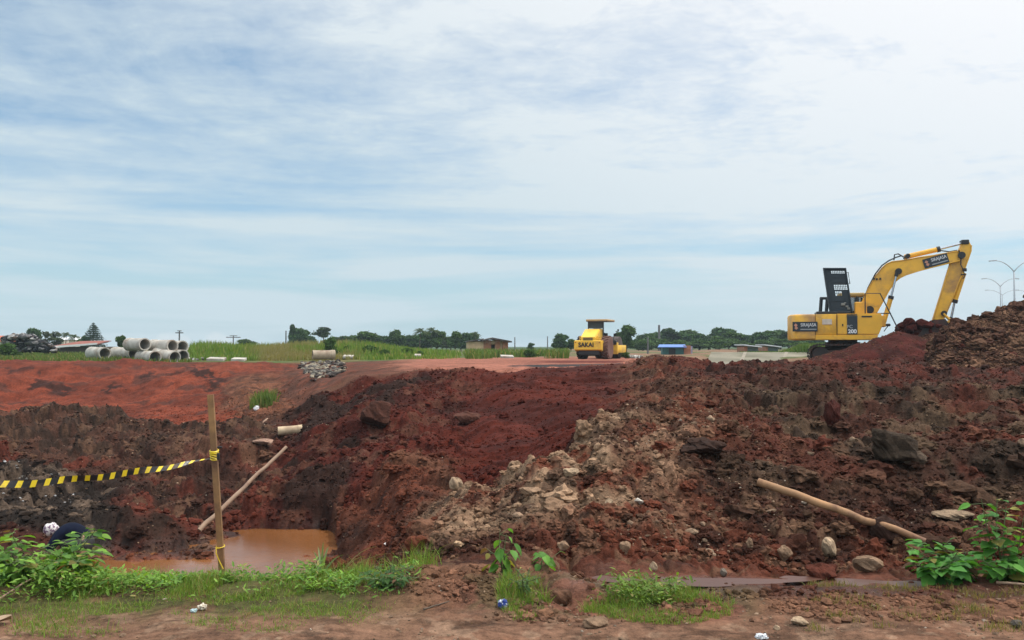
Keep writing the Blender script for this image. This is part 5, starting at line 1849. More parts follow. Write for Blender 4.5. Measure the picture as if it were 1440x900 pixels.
# left corner shrub
leafy_plant('leafy_shrub', stems_from(95, 6.0, [(135, 745, 5.9), (118, 748, 6.1), (75, 768, 5.8), (60, 775, 6.0), (40, 790, 5.8), (100, 762, 6.0), (84, 790, 5.7), (130, 775, 5.8), (110, 790, 5.6), (60, 800, 5.6)], 1),
            'tallest broad-leaved shrub in the left corner, in front of the crouching person', 'shrub', 1, .115, spacing=.045, per=3)
leafy_plant('leafy_shrub', stems_from(22, 5.9, [(15, 748, 5.8), (30, 760, 6.0), (5, 775, 5.7), (45, 795, 5.8), (20, 790, 5.6), (-15, 765, 5.9), (-20, 790, 5.8)], 2),
            'broad-leaved shrub cut by the left edge of the picture', 'shrub', 2, .11, spacing=.045, per=3)
# low weeds carpet
def weed_mass(name, N, area, dens, zf, size, label, seed, cols=((0.24, 0.40, 0.065), (0.09, 0.19, 0.04)), kind='lance'):
    p, Y, X, r = polar(N, *area, seed)
    k = r.uniform(0, 1, len(p)) < dens(p, Y, X)
    p, Y, X = p[k], Y[k], X[k]; n = len(X)
    z = ground_z(X, Y) + zf(p, Y, X, r, n)
    a = r.uniform(0, 2 * math.pi, n); e = r.uniform(-.4, .9, n)
    D_ = np.stack([np.cos(a) * np.cos(e), np.sin(a) * np.cos(e), np.sin(e)], 1)
    t = r.uniform(0, 1, (n, 1)); c = np.array(cols[0]) * t + np.array(cols[1]) * (1 - t)
    V, F, cc = leaves_mesh(np.stack([X, Y, z], 1), D_, size * r.uniform(.4, 1.7, n), r.uniform(-.6, .6, n), np.where(r.uniform(0, 1, (n, 1)) < .08, np.array((.28, .24, .09)), c) * r.uniform(.7, 1.2, (n, 1)), kind)
    return tag(np_mesh(name, V, F, M_leaf, cc), label, None, None, 'stuff')
weed_mass('verge_weeds', 26000, (-80, 610, 5.45, 6.5),
          lambda p, Y, X: (1 - sstep(480, 610, p)) * sstep(.36, .52, fbm(X / .30, Y / .30, 61, 4)) * sstep(5.45, 5.9, Y + (1 - sstep(100, 220, p)) * .2),
          lambda p, Y, X, r, n: r.uniform(0, 1, n) ** 1.3 * (.02 + .25 * np.maximum(0, fbm(X / .28, Y / .28, 62, 4) - .28) + .10 * (1 - sstep(100, 230, p))), .036,
          'low leafy weeds along the far edge of the left verge', 61)
weed_mass('patch_weeds', 5000, (780, 1040, 5.35, 5.95),
          lambda p, Y, X: ((((p - 905) / 95) ** 2 + ((Y - 5.68) / .24) ** 2) < .3 + 1.1 * fbm(X / .2, Y / .2, 65, 3)) * sstep(.40, .56, fbm(X / .15, Y / .15, 64, 3)),
          lambda p, Y, X, r, n: r.uniform(0, .13, n), .035, 'yellow-green weeds on the middle verge patch', 62, ((0.18, 0.27, 0.05), (0.09, 0.16, 0.03)))
# dark green bush right of the spiky plant
leafy_plant('leafy_shrub', stems_from(545, 5.8, [(505, 805, 5.8), (528, 796, 5.9), (552, 792, 5.8), (575, 798, 5.8), (590, 812, 5.7), (540, 812, 5.6), (565, 815, 5.6), (515, 815, 5.6), (548, 802, 6.0)], 3),
            'low dark green bush on the verge right of the spiky plant', 'shrub', 3, .062, spacing=.03, cols=((.07, .15, .035), (.04, .10, .03)), kind='heart')
# seedlings
leafy_plant('seedling', stems_from(708, 6.1, [(703, 744, 6.1), (712, 752, 6.05), (722, 772, 6.0), (688, 775, 6.1)], 4),
            'upright seedling with large drooping leaves at the foot of the heap', 'seedling', 14, .125, droop=1.15, spacing=.085, cols=((.15, .32, .055), (.08, .20, .04)), per=2)
leafy_plant('seedling', stems_from(760, 6.3, [(764, 776, 6.3), (778, 785, 6.2)], 5),
            'small seedling with two wide leaves right of the upright seedling', 'seedling', 5, .13, droop=.8, spacing=.12, cols=((.15, .32, .055), (.08, .20, .04)), per=2)
leafy_plant('weed_clump', stems_from(738, 5.6, [(725, 800, 5.6), (745, 798, 5.6), (760, 812, 5.5), (718, 815, 5.5), (735, 815, 5.4)], 6),
            'thick clump of weeds between the seedlings and the blue wrapper', 'weed clump', 6, .05, spacing=.025, kind='lance', cols=((.08, .16, .04), (.05, .11, .03)))
# right corner plants
leafy_plant('leafy_shrub', stems_from(1335, 6.25, [(1280, 770, 6.2), (1300, 762, 6.3), (1325, 765, 6.2), (1345, 780, 6.1), (1290, 795, 6.0), (1320, 800, 5.95), (1350, 800, 6.0), (1375, 795, 6.1), (1362, 775, 6.3), (1310, 785, 6.4), (1336, 790, 6.0)], 7),
            'wide glossy shrub in the right corner below the end of the pole', 'shrub', 7, .135, spacing=.04, cols=((.11, .30, .055), (.04, .14, .03)), per=3)
leafy_plant('leafy_shrub', stems_from(1412, 6.2, [(1380, 702, 6.2), (1402, 700, 6.3), (1415, 712, 6.2), (1440, 725, 6.1), (1395, 740, 6.2), (1430, 755, 6.2), (1405, 790, 6.0), (1440, 790, 6.1), (1385, 790, 6.0), (1425, 800, 5.95), (1460, 760, 6.1), (1470, 800, 6.1)], 8),
            'tall glossy shrub at the right edge, its top leaves against the spoil', 'shrub', 8, .14, spacing=.075, cols=((.13, .33, .055), (.05, .16, .03)), per=2)


def spiky(name, px, Y, tips, label, cols, wd, seed, dry=False):
    r = np.random.default_rng(seed)
    c = at(px, 800, Y); c.z = gz(c.x, Y)
    V, F, cc = [], [], []; off = 0
    for (tx, ty, tY) in tips:
        t = at(tx, ty, tY) - c
        col = np.array(cols[0]) * (q := r.uniform(0, 1)) + np.array(cols[1]) * (1 - q)
        side = Vector((t.y, -t.x, 0)); side = (side if side.length > 1e-3 else Vector((1, 0, 0))).normalized() * .4 + Vector((1, 0, 0)) * .8
        side.normalize()
        for i in range(7):
            s = i / 6
            p = Vector((t.x * s ** 1.3, t.y * s ** 1.3, t.z * (1 - (1 - s) ** 1.6)))
            w_ = wd * math.sin(math.pi * min(1, .25 + .75 * s)) + .0004
            V += [list(p - side * w_), list(p + Vector((0, .004, -.003))), list(p + side * w_)]
            cc += [col] * 3
            if i:
                a = off + 3 * (i - 1)
                F += [[a, a + 1, a + 4, a + 3], [a + 1, a + 2, a + 5, a + 4]]
        off += 21
    o = np_mesh(name, V, F, M_leaf, np.array(cc), True)
    o.location = c
    return tag(o, label, 'plant')
spiky('spiky_plant', 452, 6.1, [(455, 762, 6.1), (463, 768, 6.2), (440, 775, 6.1), (424, 795, 6.0), (483, 780, 6.1), (432, 800, 5.9), (447, 768, 6.3), (470, 800, 5.9), (442, 790, 6.3), (488, 800, 6.2), (460, 782, 5.9)],
      'spiky grey-green plant with long blades at the edge of the pool', ((.24, .27, .15), (.15, .21, .09)), .009, 3)
spiky('dry_grass_stalks', 478, 6.2, [(530, 768, 6.2), (545, 778, 6.3), (515, 782, 6.1), (500, 788, 6.2), (537, 785, 6.1)], 'dry arching grass stalks between the spiky plant and the dark bush',
      ((.28, .24, .14), (.20, .21, .1)), .004, 4)
# ------------------------------------------------------------------ post, tape, poles on the ground
M_wood = solid('post_wood', (0.27, 0.150, 0.060), 0.85, var=.3, scale=5, dirt=(0.10, 0.05, 0.03), dirt_amt=.5, bump=.003)
M_wood2 = solid('pale_wood', (0.30, 0.20, 0.135), 0.85, var=.2, scale=6, dirt=(0.14, 0.06, 0.04), dirt_amt=.3, bump=.003)
PYD = 9.0
pt, pb = at(296, 555, PYD + .05), at(312, 800, PYD)
dv = (pb - pt).normalized()
foot = pb + dv * ((gz(pb.x, PYD) - .25 - pb.z) / dv.z)
post = empty('wooden_post', foot, 'tall square wooden post standing at the pit edge with the striped tape tied to it', 'post')
b = MB()
ax = (pt - foot)
L_ = ax.length
M_ = ax.to_track_quat('Z', 'X').to_matrix().to_4x4() @ Matrix.Rotation(R(28), 4, 'Z')
b.box((0, 0, L_ / 2), (.062, .062, L_), M_, bev=.004)
b.build('shaft', M_wood, post)
M_tapeY = solid('tape_yellow', (.70, .52, .02), .45, var=.1)
m, g, bs = mat_base('striped_tape')
uv = g.n('ShaderNodeAttribute', attribute_name='Run').outputs['Fac']
fr = g.math('FRACT', uv)
st_ = g.math('GREATER_THAN', fr, 0.60)
dn = g.noise(g.n('ShaderNodeTexCoord').outputs['Object'], 9, 6, .65)
g.put(bs.inputs['Base Color'], g.mix(g.mapr(dn, .5, .7, 0, .6), g.mix(st_, (.012, .012, .014), (.74, .55, .02)), (.22, .12, .06)))
bs.inputs['Roughness'].default_value = .4
M_tape = m
# tape: ribbon from the post to a second post out of frame
def ribbon(name, P_, hs, mat, per, skew=.4, twist=None, parent=None):
    V, F, run = [], [], []
    s = 0
    for i, p in enumerate(P_):
        if i: s += (P_[i] - P_[i - 1]).length
        tw = twist[i] if twist else 0
        up = Vector((0, math.sin(tw), math.cos(tw)))
        for k in (-.5, 0, .5):
            V.append(list(p + up * hs[i] * k)); run.append(s / per + k * skew * hs[i] / per)
        if i:
            a = 3 * (i - 1)
            F += [[a, a + 3, a + 4, a + 1], [a + 1, a + 4, a + 5, a + 2]]
    o = np_mesh(name, V, F, mat, None, False, parent, extra={'Run': run})
    md = o.modifiers.new('thickness', 'SOLIDIFY'); md.thickness = .0006
    return o
N_ = 60
A_ = at(296, 645, PYD - .06); B_ = at(-60, 684, 7.1)
P_ = []; hs = []; tw = []
for i in range(N_ + 1):
    t = i / N_
    p = A_.lerp(B_, t); p.z -= .055 * 4 * t * (1 - t)
    P_.append(p); hs.append(.060 * (1 if t > .12 else .35 + .65 * t / .12))
    tw.append(1.15 * max(0, 1 - t / .30) + .35 * math.sin(t * 9) + .18 * math.sin(t * 31)); P_[-1].z += .008 * math.sin(t * 23)
tp = ribbon('barrier_tape', P_, hs, M_tape, .118, .35, tw)
tag(tp, 'yellow and black striped barrier tape sagging from the post to the left', 'barrier tape')
b = MB()
def onpost(t, rad, k, n=14):
    c = foot.lerp(pt, t) - foot
    return [c + Vector((rad * math.cos(2 * math.pi * i / n), rad * math.sin(2 * math.pi * i / n), .012 * math.sin(2 * math.pi * i / n + k))) for i in range(n + 1)]
def tz(py): 
    z = zpy(py, PYD)
    return (z - foot.z) / (pt.z - foot.z)
for k in range(7):
    b.tube(onpost(tz(634 + k * 1.9), .043, k), .007, 4, False)
b.build('tape_knot', M_tapeY, post)
b = MB()
for k in range(3): b.tube(onpost(tz(768 + k * 1.2), .042, k), .004, 4, False)
b.tube([at(304, 769, PYD - .06) - foot, at(304, 778, PYD - .07) - foot, at(308, 788, PYD - .06) - foot, at(314, 800, PYD - .06) - foot], .006, 5)
b.build('tape_tail', M_tapeY, post)
b = MB()
b.box(at(307, 642, PYD - .05) - foot, (.03, .03, .07), bev=.008); b.box(at(309, 629, PYD - .02) - foot, (.05, .02, .02), bev=.004)
b.build('tape_fold', M_black, post)

def log(name, a, b_, r0, r1, label, cat, mat, seed=1, n=12):
    r = random.Random(seed)
    bb = MB()
    pts, rr = [], []
    for i in range(n + 1):
        t = i / n
        p = a.lerp(b_, t) + Vector((r.uniform(-1, 1), 0, r.uniform(-1, 1))) * r0 * .3
        pts.append(p - a); rr.append((r0 + (r1 - r0) * t) * r.uniform(.94, 1.06))
    bb.tube(pts, rr, 10)
    o = bb.build(name, mat, None, smooth=50); o.location = a
    return tag(o, label, cat)
def gp(px, Y, lift=0):
    x = (px - 720) / FPX * Y
    return Vector((x, Y, gz(x, Y) + lift))
log('wooden_stick', at(279, 747, min(15.0, hit(279, 747, 15) - .03)), at(402, 629, min(16.6, hit(402, 629, 18) - .05)), .045, .032, 'long thin pale stick leaning diagonally against the pit bank behind the post', 'stick', M_wood2, 2)
hs_ = [(t, hit(1067 + 233 * t, 678 + 82 * t, 8.2)) for t in np.linspace(0, 1, 24)]
k_ = 1.0
while any(8.4 * k_ + (7.5 - 8.4) * k_ * t > y - .02 for t, y in hs_[:18]) and k_ > .86: k_ -= .004
log('wooden_pole', at(1067, 678, 8.4 * k_), at(1300, 760, 7.5 * k_), .038, .026, 'long peeled wooden pole lying diagonally on the spoil at the right', 'wooden pole', solid('peeled_wood', (.33, .18, .085), .8, var=.25, scale=5, dirt=(.09, .035, .022), dirt_amt=.45), 3)
log('broken_stick', at(366, 597, 27), at(377, 589, 27.5), .05, .04, 'short pale broken stick left of the cream pipe offcut', 'stick', M_wood2, 4, 3)
log('twig', gp(597, 5.28, .008), gp(632, 5.45, .012), .006, .003, 'short dark twig lying on the dirt track', 'twig', M_bark, 6, 5)
log('wooden_stick', gp(1395, 5.98, .02), gp(1450, 5.9, .02), .010, .008, 'thin dry stick lying in front of the tall shrub at the right edge', 'stick', M_wood2, 7, 4)
log('dry_stalk', gp(-5, 5.35, .03), gp(50, 5.75, .05), .008, .005, 'dry yellow stalk on the grass at the left edge', 'stalk', M_wood2, 8, 5)

# litter
def crumple(name, px, py, Y, wpx, hpx, col, label, cat, seed, spots=None):
    c = gp(px, Y)
    r = np.random.default_rng(seed)
    V, F = ICO[4]
    n = fbm(V[:, 0] * 3 + seed, V[:, 1] * 3 + V[:, 2] * 2.2, seed, 3)
    n2 = np.abs(fbm(V[:, 2] * 4 - V[:, 0] * 2, V[:, 1] * 4 + seed, seed + 3, 3) - .5)
    V = V * (.55 + .75 * n - 1.1 * n2)[:, None]
    V = V / np.abs(V).max(0) * np.array([wpx * Y / FPX / 2, wpx * Y / FPX / 2.4, hpx * Y / FPX / 2])
    V[:, 2] -= V[:, 2].min() + .006
    cc = np.tile(np.array(col), (len(V), 1))
    if spots is not None:
        cc[fbm(V[:, 0] * 60, V[:, 2] * 60, seed, 2) > .60] = spots
    o = np_mesh(name, V, F, M_litter, cc)
    o.location = c
    return tag(o, label, cat)
M_litter, g, bs = mat_base('plastic_litter')
g.put(bs.inputs['Base Color'], g.n('ShaderNodeAttribute', attribute_name='Col').outputs['Color'])
bs.inputs['Roughness'].default_value = .35
crumple('plastic_wrapper', 707, 846, 5.32, 17, 15, (.02, .05, .25), 'crumpled blue plastic wrapper at the edge of the middle grass clump', 'wrapper', 3, (.55, .6, .65))
crumple('plastic_wrapper', 1067, 886, 4.86, 19, 9, (.62, .64, .66), 'crumpled white wrapper with dark spots on the dirt track', 'wrapper', 4, (.15, .17, .2))
crumple('paper_ball', 289, 850, 5.28, 15, 12, (.66, .58, .46), 'cream crumpled paper ball on the left verge grass', 'litter', 5)
crumple('plastic_scrap', 277, 854, 5.24, 11, 7, (.45, .58, .60), 'pale blue plastic scrap touching the paper ball', 'litter', 6)
# dry leaf at the left edge
V = []; F = []
for i in range(7):
    for j in range(5):
        u, v_ = i / 6, j / 4 - .5
        V.append((.11 * (u - .5), .05 * v_ * math.sin(math.pi * (.15 + .8 * u)) * 2, .022 * abs(math.sin(v_ * 9)) + .02 * u + .004))
for i in range(6):
    for j in range(4):
        a = i * 5 + j; F.append((a, a + 1, a + 6, a + 5))
o = np_mesh('dry_leaf', np.array(V), np.array(F), M_litter, np.tile(np.array((.34, .23, .14)), (35, 1)), True)
o.location = gp(8, 4.98, .005); o.rotation_euler = (0, 0, .4)
tag(o, 'curled pale brown dry leaf in the bottom left corner', 'leaf')
# sandal floating in the pool
c = at(363, 791, 10.9); c.z = -1.79
sh = empty('lost_shoe', c, 'dark shoe with pale sole lying in the muddy pool', 'shoe', R(15))
b = MB(); b.box((0, 0, .02), (.19, .075, .035), bev=.012); b.build('sole', solid('sole_grey', (.4, .4, .38), .7), sh)
b = MB(); b.box((-.03, 0, .07), (.12, .07, .08), bev=.025); b.box((.05, 0, .05), (.08, .07, .04), bev=.018); b.build('upper', M_black, sh)

# ------------------------------------------------------------------ person crouching in the pit
def skin_body(name, verts, edges, radii, mat, parent, root=0, sub=2):
    me = bpy.data.meshes.new(name)
    me.from_pydata(verts, edges, [])
    o = bpy.data.objects.new(name, me); C.objects.link(o)
    o.modifiers.new('skin', 'SKIN')
    me.skin_vertices.new() if not me.skin_vertices else None
    for i, r_ in enumerate(radii):
        sv = me.skin_vertices[0].data[i]
        sv.radius = (r_, r_) if not isinstance(r_, tuple) else r_
        sv.use_root = (i == root)
    o.modifiers.new('sub', 'SUBSURF').levels = sub
    o.modifiers['sub'].render_levels = sub
    dg = bpy.context.evaluated_depsgraph_get()
    nm = bpy.data.meshes.new_from_object(o.evaluated_get(dg))
    bpy.data.objects.remove(o)
    nm.polygons.foreach_set('use_smooth', [True] * len(nm.polygons))
    nm.materials.clear(); nm.materials.append(mat)
    o = bpy.data.objects.new(name, nm); C.objects.link(o); o.parent = parent
    return o
PYP = 13.3
pc_ = at(104, 787, PYP); pc_.z = -1.80
per = empty('person', pc_, 'person crouching at the pool edge, bent forward, in dark blue clothes and white headcover', 'person', R(8))
M_skin = solid('skin', (.28, .15, .09), .6, var=.1)
M_navy = solid('navy_cloth', (.006, .009, .022), .9, var=.3, scale=8, spec=.1)
M_trouser = solid('dark_trousers', (.014, .014, .016), .85, var=.2)
# x: + is to the right of the picture; the person faces left, squatting with heels under the hips
v = [(.20, 0, .36),            # 0 pelvis
     (.10, 0, .47), (-.04, 0, .545), (-.17, 0, .53), (-.23, 0, .54),   # 1-4 spine, chest, shoulder line, neck base
     (-.27, 0, .55), (-.32, 0, .56), (-.38, 0, .545),             # 5 neck 6 head 7 crown
     (.14, -.15, .33), (-.12, -.20, .42), (.10, -.17, .08), (-.04, -.17, .03),   # 8-11 left hip, knee, ankle, toe
     (.14, .15, .33), (-.12, .20, .42), (.10, .17, .08), (-.04, .17, .03),       # 12-15
     (-.19, -.19, .48), (-.30, -.25, .27), (-.42, -.18, .10), (-.46, -.17, .05),  # 16-19 arm
     (-.19, .19, .48), (-.30, .25, .27), (-.42, .18, .10), (-.46, .17, .05)]
e = [(0, 1), (1, 2), (2, 3), (3, 4), (4, 5), (5, 6), (6, 7), (0, 8), (8, 9), (9, 10), (10, 11), (0, 12), (12, 13), (13, 14), (14, 15), (3, 16), (16, 17), (17, 18), (18, 19), (3, 20), (20, 21), (21, 22), (22, 23)]
rd = [.13, .135, .15, .14, .075, .055, .095, .085, .095, .065, .045, .035, .095, .065, .045, .035, .06, .045, .032, .03, .06, .045, .032, .03]
skin_body('body', v, e, rd, M_skin, per)
fing = MB()
for s_ in (-1, 1):
    for k in range(5):
        a = Vector((-.47, s_ * .17 + (k - 2) * .018, .05)); fing.tube([a, a + Vector((-.035, (k - 2) * .004, -.02)), a + Vector((-.05, (k - 2) * .005, -.05))], [.010, .009, .007], 6)
fing.build('fingers', M_skin, per, smooth=True)
skin_body('shirt', [v[0], v[1], v[2], v[3], (-.215, 0, .535), v[16], v[17], v[20], v[21]], [(0, 1), (1, 2), (2, 3), (3, 4), (3, 5), (5, 6), (3, 7), (7, 8)],
          [.145, .152, .168, .156, .10, .078, .064, .078, .064], M_navy, per)
skin_body('trousers', [v[0], v[8], v[9], v[10], v[12], v[13], v[14]], [(0, 1), (1, 2), (2, 3), (0, 4), (4, 5), (5, 6)], [.15, .105, .09, .062, .105, .09, .062], M_trouser, per)
for s_ in (-1, 1):
    b = MB(); b.box((.02, s_ * .17, .035), (.26, .09, .07), bev=.025); b.build('shoe', M_black, per)
m, g, bs = mat_base('patterned_cloth')
oc = g.n('ShaderNodeTexCoord').outputs['Object']
n_ = g.noise(oc, 22, 4, .6)
g.put(bs.inputs['Base Color'], g.mix(g.mapr(n_, .48, .56, 0, 1), (.66, .62, .60), (.12, .06, .12)))
hc = MB()
bmesh.ops.create_uvsphere(hc.bm, u_segments=24, v_segments=16, radius=1)
for q_ in hc.bm.verts:
    q_.co = Vector((-.335 + q_.co.x * .115, q_.co.y * .10, .575 + q_.co.z * .105 + .01 * math.sin(q_.co.x * 7)))
hc.build('headcover', m, per, smooth=True)
b = MB()
b.tube([(-.42, -.0, .50), (-.44, 0, .485), (-.425, 0, .47)], [.012, .016, .012], 6)
for s_ in (-1, 1): b.tube([(-.41, s_ * .035, .52), (-.42, s_ * .035, .518)], .010, 6)
b.build('face_features', M_skin, per)

# ------------------------------------------------------------------ street lamps, poles
M_galv = solid('galvanised_steel', (.34, .37, .40), .5, metal=.3, var=.1)
def lamp(px, pj, Y, half, rise, label):
    c = at(px, 440, Y); c.z = .6
    zj = zpy(pj, Y) - c.z
    o = empty('street_lamp', c, label, 'street lamp', R(0), 'double-armed street lamps behind the spoil heap')
    b = MB(); b.tube([(0, 0, -.4), (0, 0, zj * .5), (0, 0, zj)], [.16, .12, .08], 10); b.build('pole', M_galv, o, smooth=True)
    for s_ in (-1, 1):
        b = MB(); pts = []
        for i in range(9):
            t = i / 8
            pts.append((s_ * half * t, 0, zj + rise * (1 - (1 - t) ** 2.2) ))
        b.tube(pts, [.06 - .02 * i / 8 for i in range(9)], 6)
        ar = b.build('lamp_arm', M_galv, o, smooth=True)
        b = MB(); e_ = pts[-1]
        b.box((e_[0] + s_ * .25, 0, e_[2] - .0), (.9, .3, .14), bev=.05, rot=(0, s_ * .08, 0)); b.build('lamp_head', M_galv, ar)
    return o
lamp(1427, 382, 105, 2.35, 1.35, 'nearest and tallest double-armed street lamp, cut by the right edge')
lamp(1407.5, 403, 150, 2.6, 1.4, 'middle double-armed street lamp behind the spoil heap')
lamp(1410, 415, 205, 3.4, 1.2, 'farther street lamp hidden behind the middle one')
lamp(1449, 415, 205, 3.0, 1.2, 'farthest street lamp at the very edge, only one arm in view')
def upole(px, top, Y, label, arm=0, r_=.11):
    c = at(px, 490, Y); c.z = gz(c.x, Y)
    h = zpy(top, Y) - c.z
    o = empty('utility_pole', c, label, 'pole')
    b = MB(); b.tube([(0, 0, -.3), (0, 0, h)], [r_, r_ * .7], 8); b.build('pole', solid('pole_grey', (.12, .12, .12), .8) if not bpy.data.materials.get('pole_grey') else bpy.data.materials['pole_grey'], o)
    if arm:
        b = MB(); b.box((0, 0, h - .25), (arm, .12, .12)); b.box((0, 0, h - .02), (arm * .5, .1, .1)); b.build('crossarm', bpy.data.materials['pole_grey'], o)
upole(252, 465, 100, 'thin pole standing right behind the stacked pipes', .9)
upole(328, 472, 130, 'cross-armed pole on the left horizon beside the small round tree', 2.2)
upole(402, 465, 110, 'thin pole at the left end of the middle trees')
upole(724, 474, 150, 'thin pole on the open horizon right of the brick hut')
upole(770, 473, 150, 'thin pole left of the tree beside the roller')
upole(927, 457, 160, 'tall grey mast rising out of the far wood', 0, .28)
upole(911, 474, 95, 'pale pole standing left of the blue roofed shed')

# ------------------------------------------------------------------ buildings
M_brick = solid('rough_brick', (.34, .14, .075), .9, var=.3, scale=4, dirt=(.32, .24, .16), dirt_amt=.35)
M_ply = solid('plywood', (.52, .36, .21), .9, var=.2, scale=2)
M_tin = solid('dark_tin', (.07, .055, .05), .7, var=.3)
M_blue = solid('blue_tin', (.09, .20, .50), .5, var=.12)
M_tile = solid('red_tile', (.24, .075, .05), .85, var=.2)
M_whtin = solid('white_tin', (.68, .70, .72), .5, var=.08)
M_teal = solid('teal_boards', (.06, .17, .16), .8, var=.2)
def building(px0, px1, Y, base_py, label, cat, yaw, fn, name='shed'):
    c = at((px0 + px1) / 2, base_py, Y)
    c.z = gz(c.x, Y)
    o = empty(name, c, label, cat, yaw)
    fn(o, (px1 - px0) * Y / FPX, lambda py: zpy(py, Y) - c.z)
    return o
def hut(o, wd, z):
    h1, h2 = z(478.5), z(476.5)
    h0 = z(480.5)
    b = MB(); b.box((-wd * .31, 0, h0 / 2 - .2), (wd * .38, 4, h0 + .4)); b.build('plank_wing', M_ply, o)
    b = MB()
    xs_ = [-.118, .10, .215, .33, .5]
    for x0, x1, zz in ((-.118, .07, 1), (.17, .30, 1), (.36, .5, 1)):
        b.box(((x0 + x1) / 2 * wd, 0, h1 / 2), ((x1 - x0) * wd, 4, h1))
    b.box((.02 * wd, 1.9, h1 / 2), (wd * .9, .15, h1 * .98))
    b.build('brick_wall', M_brick, o)
    b = MB(); b.box((.12 * wd, -1.75, h1 * .85), (wd * .10, .2, h1 * .25)); b.box((.33 * wd, -1.7, h1 / 2), (.058 * wd, .3, h1)); b.build('door_frame', M_ply, o)
    b = MB(); b.prism([(-.16 * wd, h1 + .0), (.1 * wd, h2 + .12), (.58 * wd, h1 - .10), (.58 * wd, h1 - .24), (.1 * wd, h2 - .05), (-.16 * wd, h1 - .12)], -2.6, 2.6); b.build('roof', M_tin, o)
    b = MB(); b.prism([(-.53 * wd, h0 - .05), (-.12 * wd, h0 + .22), (-.12 * wd, h0 + .32), (-.53 * wd, h0 + .05)], -2.3, 2.3); b.build('wing_roof', M_tin, o)
building(657, 712, 88, 493, 'small unfinished brick hut with plank wing and flat dark roof', 'hut', R(6), hut, 'brick_hut')
def bluehut(o, wd, z):
    h = z(488.5)
    b = MB(); b.box((-.08 * wd, 0, h / 2), (wd * .62, 3, h)); b.build('board_wall', M_teal, o)
    b = MB(); b.box((.33 * wd, -.2, h / 2 + .1), (wd * .2, 3.0, h + .2)); b.build('brick_wall', M_brick, o)
    b = MB()
    zr_ = z(484.3)
    P0 = [(-.56 * wd, -2.2, h + .05), (.30 * wd, -2.2, h + .05), (.34 * wd, 1.2, zr_), (-.44 * wd, 1.2, zr_)]
    b.quad(*[Vector(p) for p in P0]); b.quad(*[Vector(p) - Vector((0, 0, .06)) for p in P0])
    for i in range(4):
        j = (i + 1) % 4; b.quad(Vector(P0[i]), Vector(P0[j]), Vector(P0[j]) - Vector((0, 0, .06)), Vector(P0[i]) - Vector((0, 0, .06)))
    b.build('roof', M_blue, o)
    b = MB(); b.box((-.12 * wd, -1.55, h * .45), (.7, .1, h * .8)); b.build('door', M_black, o)
    b = MB(); b.box((.48 * wd, .4, h / 2 + .1), (wd * .12, .1, h * 1.1)); b.build('tarpaulin', solid('lilac_tarp', (.30, .30, .42), .7), o)
building(926, 972, 92, 497, 'small teal shed with a bright blue tin roof right of the roller', 'shed', R(-6), bluehut)
def whiteshed(o, wd, z):
    h = z(487.5); hr = z(484.5)
    b = MB(); b.box((-.34 * wd, 0, h / 2), (wd * .2, 3, h)); b.build('brick_wall', M_brick, o)
    b = MB(); b.box((.12 * wd, .2, h / 2 - .05), (wd * .7, 2.6, h)); b.build('board_wall', solid('grey_teal', (.13, .17, .16), .8), o)
    b = MB(); b.prism([(-.52 * wd, hr + .02), (.56 * wd, h + .02), (.56 * wd, h - .08), (-.52 * wd, hr - .10)], -2, 2); b.build('roof', M_whtin, o)
building(1040, 1063, 95, 497, 'small shed with a sloping white roof left of the excavator', 'shed', 0, whiteshed)
building(1069, 1091, 105, 494, 'farther low shed with a pale roof close to the excavator', 'shed', 0, whiteshed)
def longroof(o, wd, z):
    he = z(487.5)
    b = MB(); b.box((0, 1, he / 2), (wd * .94, 5, he)); b.build('wall', solid('dark_brown_wall', (.10, .075, .06), .9), o)  # wall in plain dark brown
    b = MB()
    P0 = [Vector((-.52 * wd, -2.4, z(488.2))), Vector((.5 * wd, -2.4, z(483.8))), Vector((.36 * wd, 2.5, z(478.5))), Vector((-.30 * wd, 2.5, z(479.5)))]
    b.quad(*P0); b.quad(*[p - Vector((0, 0, .1)) for p in P0]); b.build('roof', M_tile, o)
    b = MB(); d = Vector((0, 0, .16))
    a_, c_ = P0[0] - Vector((0, .05, 0)), P0[1] - Vector((0, .05, 0))
    b.quad(a_ - d, c_ - d * .3, c_ + d * .7, a_ + d * .4); y_ = Vector((0, .04, 0)); b.quad(a_ - d + y_, c_ - d * .3 + y_, c_ + d * .7 + y_, a_ + d * .4 + y_)
    b.build('fascia', M_white, o)
building(82, 152, 92, 493, 'long low building with brown-red tiled roof and bright white eave', 'building', 0, longroof, 'low_building')
def tilehouse(o, wd, z):
    h = z(480)
    b = MB(); b.box((0, 0, h / 2), (wd, 5, h)); b.build('wall', solid('cream_wall', (.55, .5, .42), .9), o)
    b = MB(); b.prism([(-.6 * wd, h), (.6 * wd, h), (.2 * wd, z(472)), (-.2 * wd, z(472))], -3, 3); b.build('roof', solid('orange_tile', (.42, .12, .06), .8), o)
building(-26, 8, 120, 493, 'orange-tiled house roof peeking in at the left edge', 'house', 0, tilehouse, 'house')
def whitehouse(o, wd, z):
    b = MB(); b.box((0, 0, z(478) / 2), (wd, 5, z(478))); b.build('wall', bpy.data.materials['cream_wall'], o)
    b = MB(); b.prism([(-.6 * wd, z(478)), (.6 * wd, z(478)), (0, z(474.5))], -3, 3); b.build('roof', M_whtin, o)
building(93, 101, 140, 493, 'tiny white-gabled house behind the palms', 'house', 0, whitehouse, 'house')
building(108, 117, 140, 493, 'tiny pale house between the palm and the conifer', 'house', 0, whitehouse, 'house')

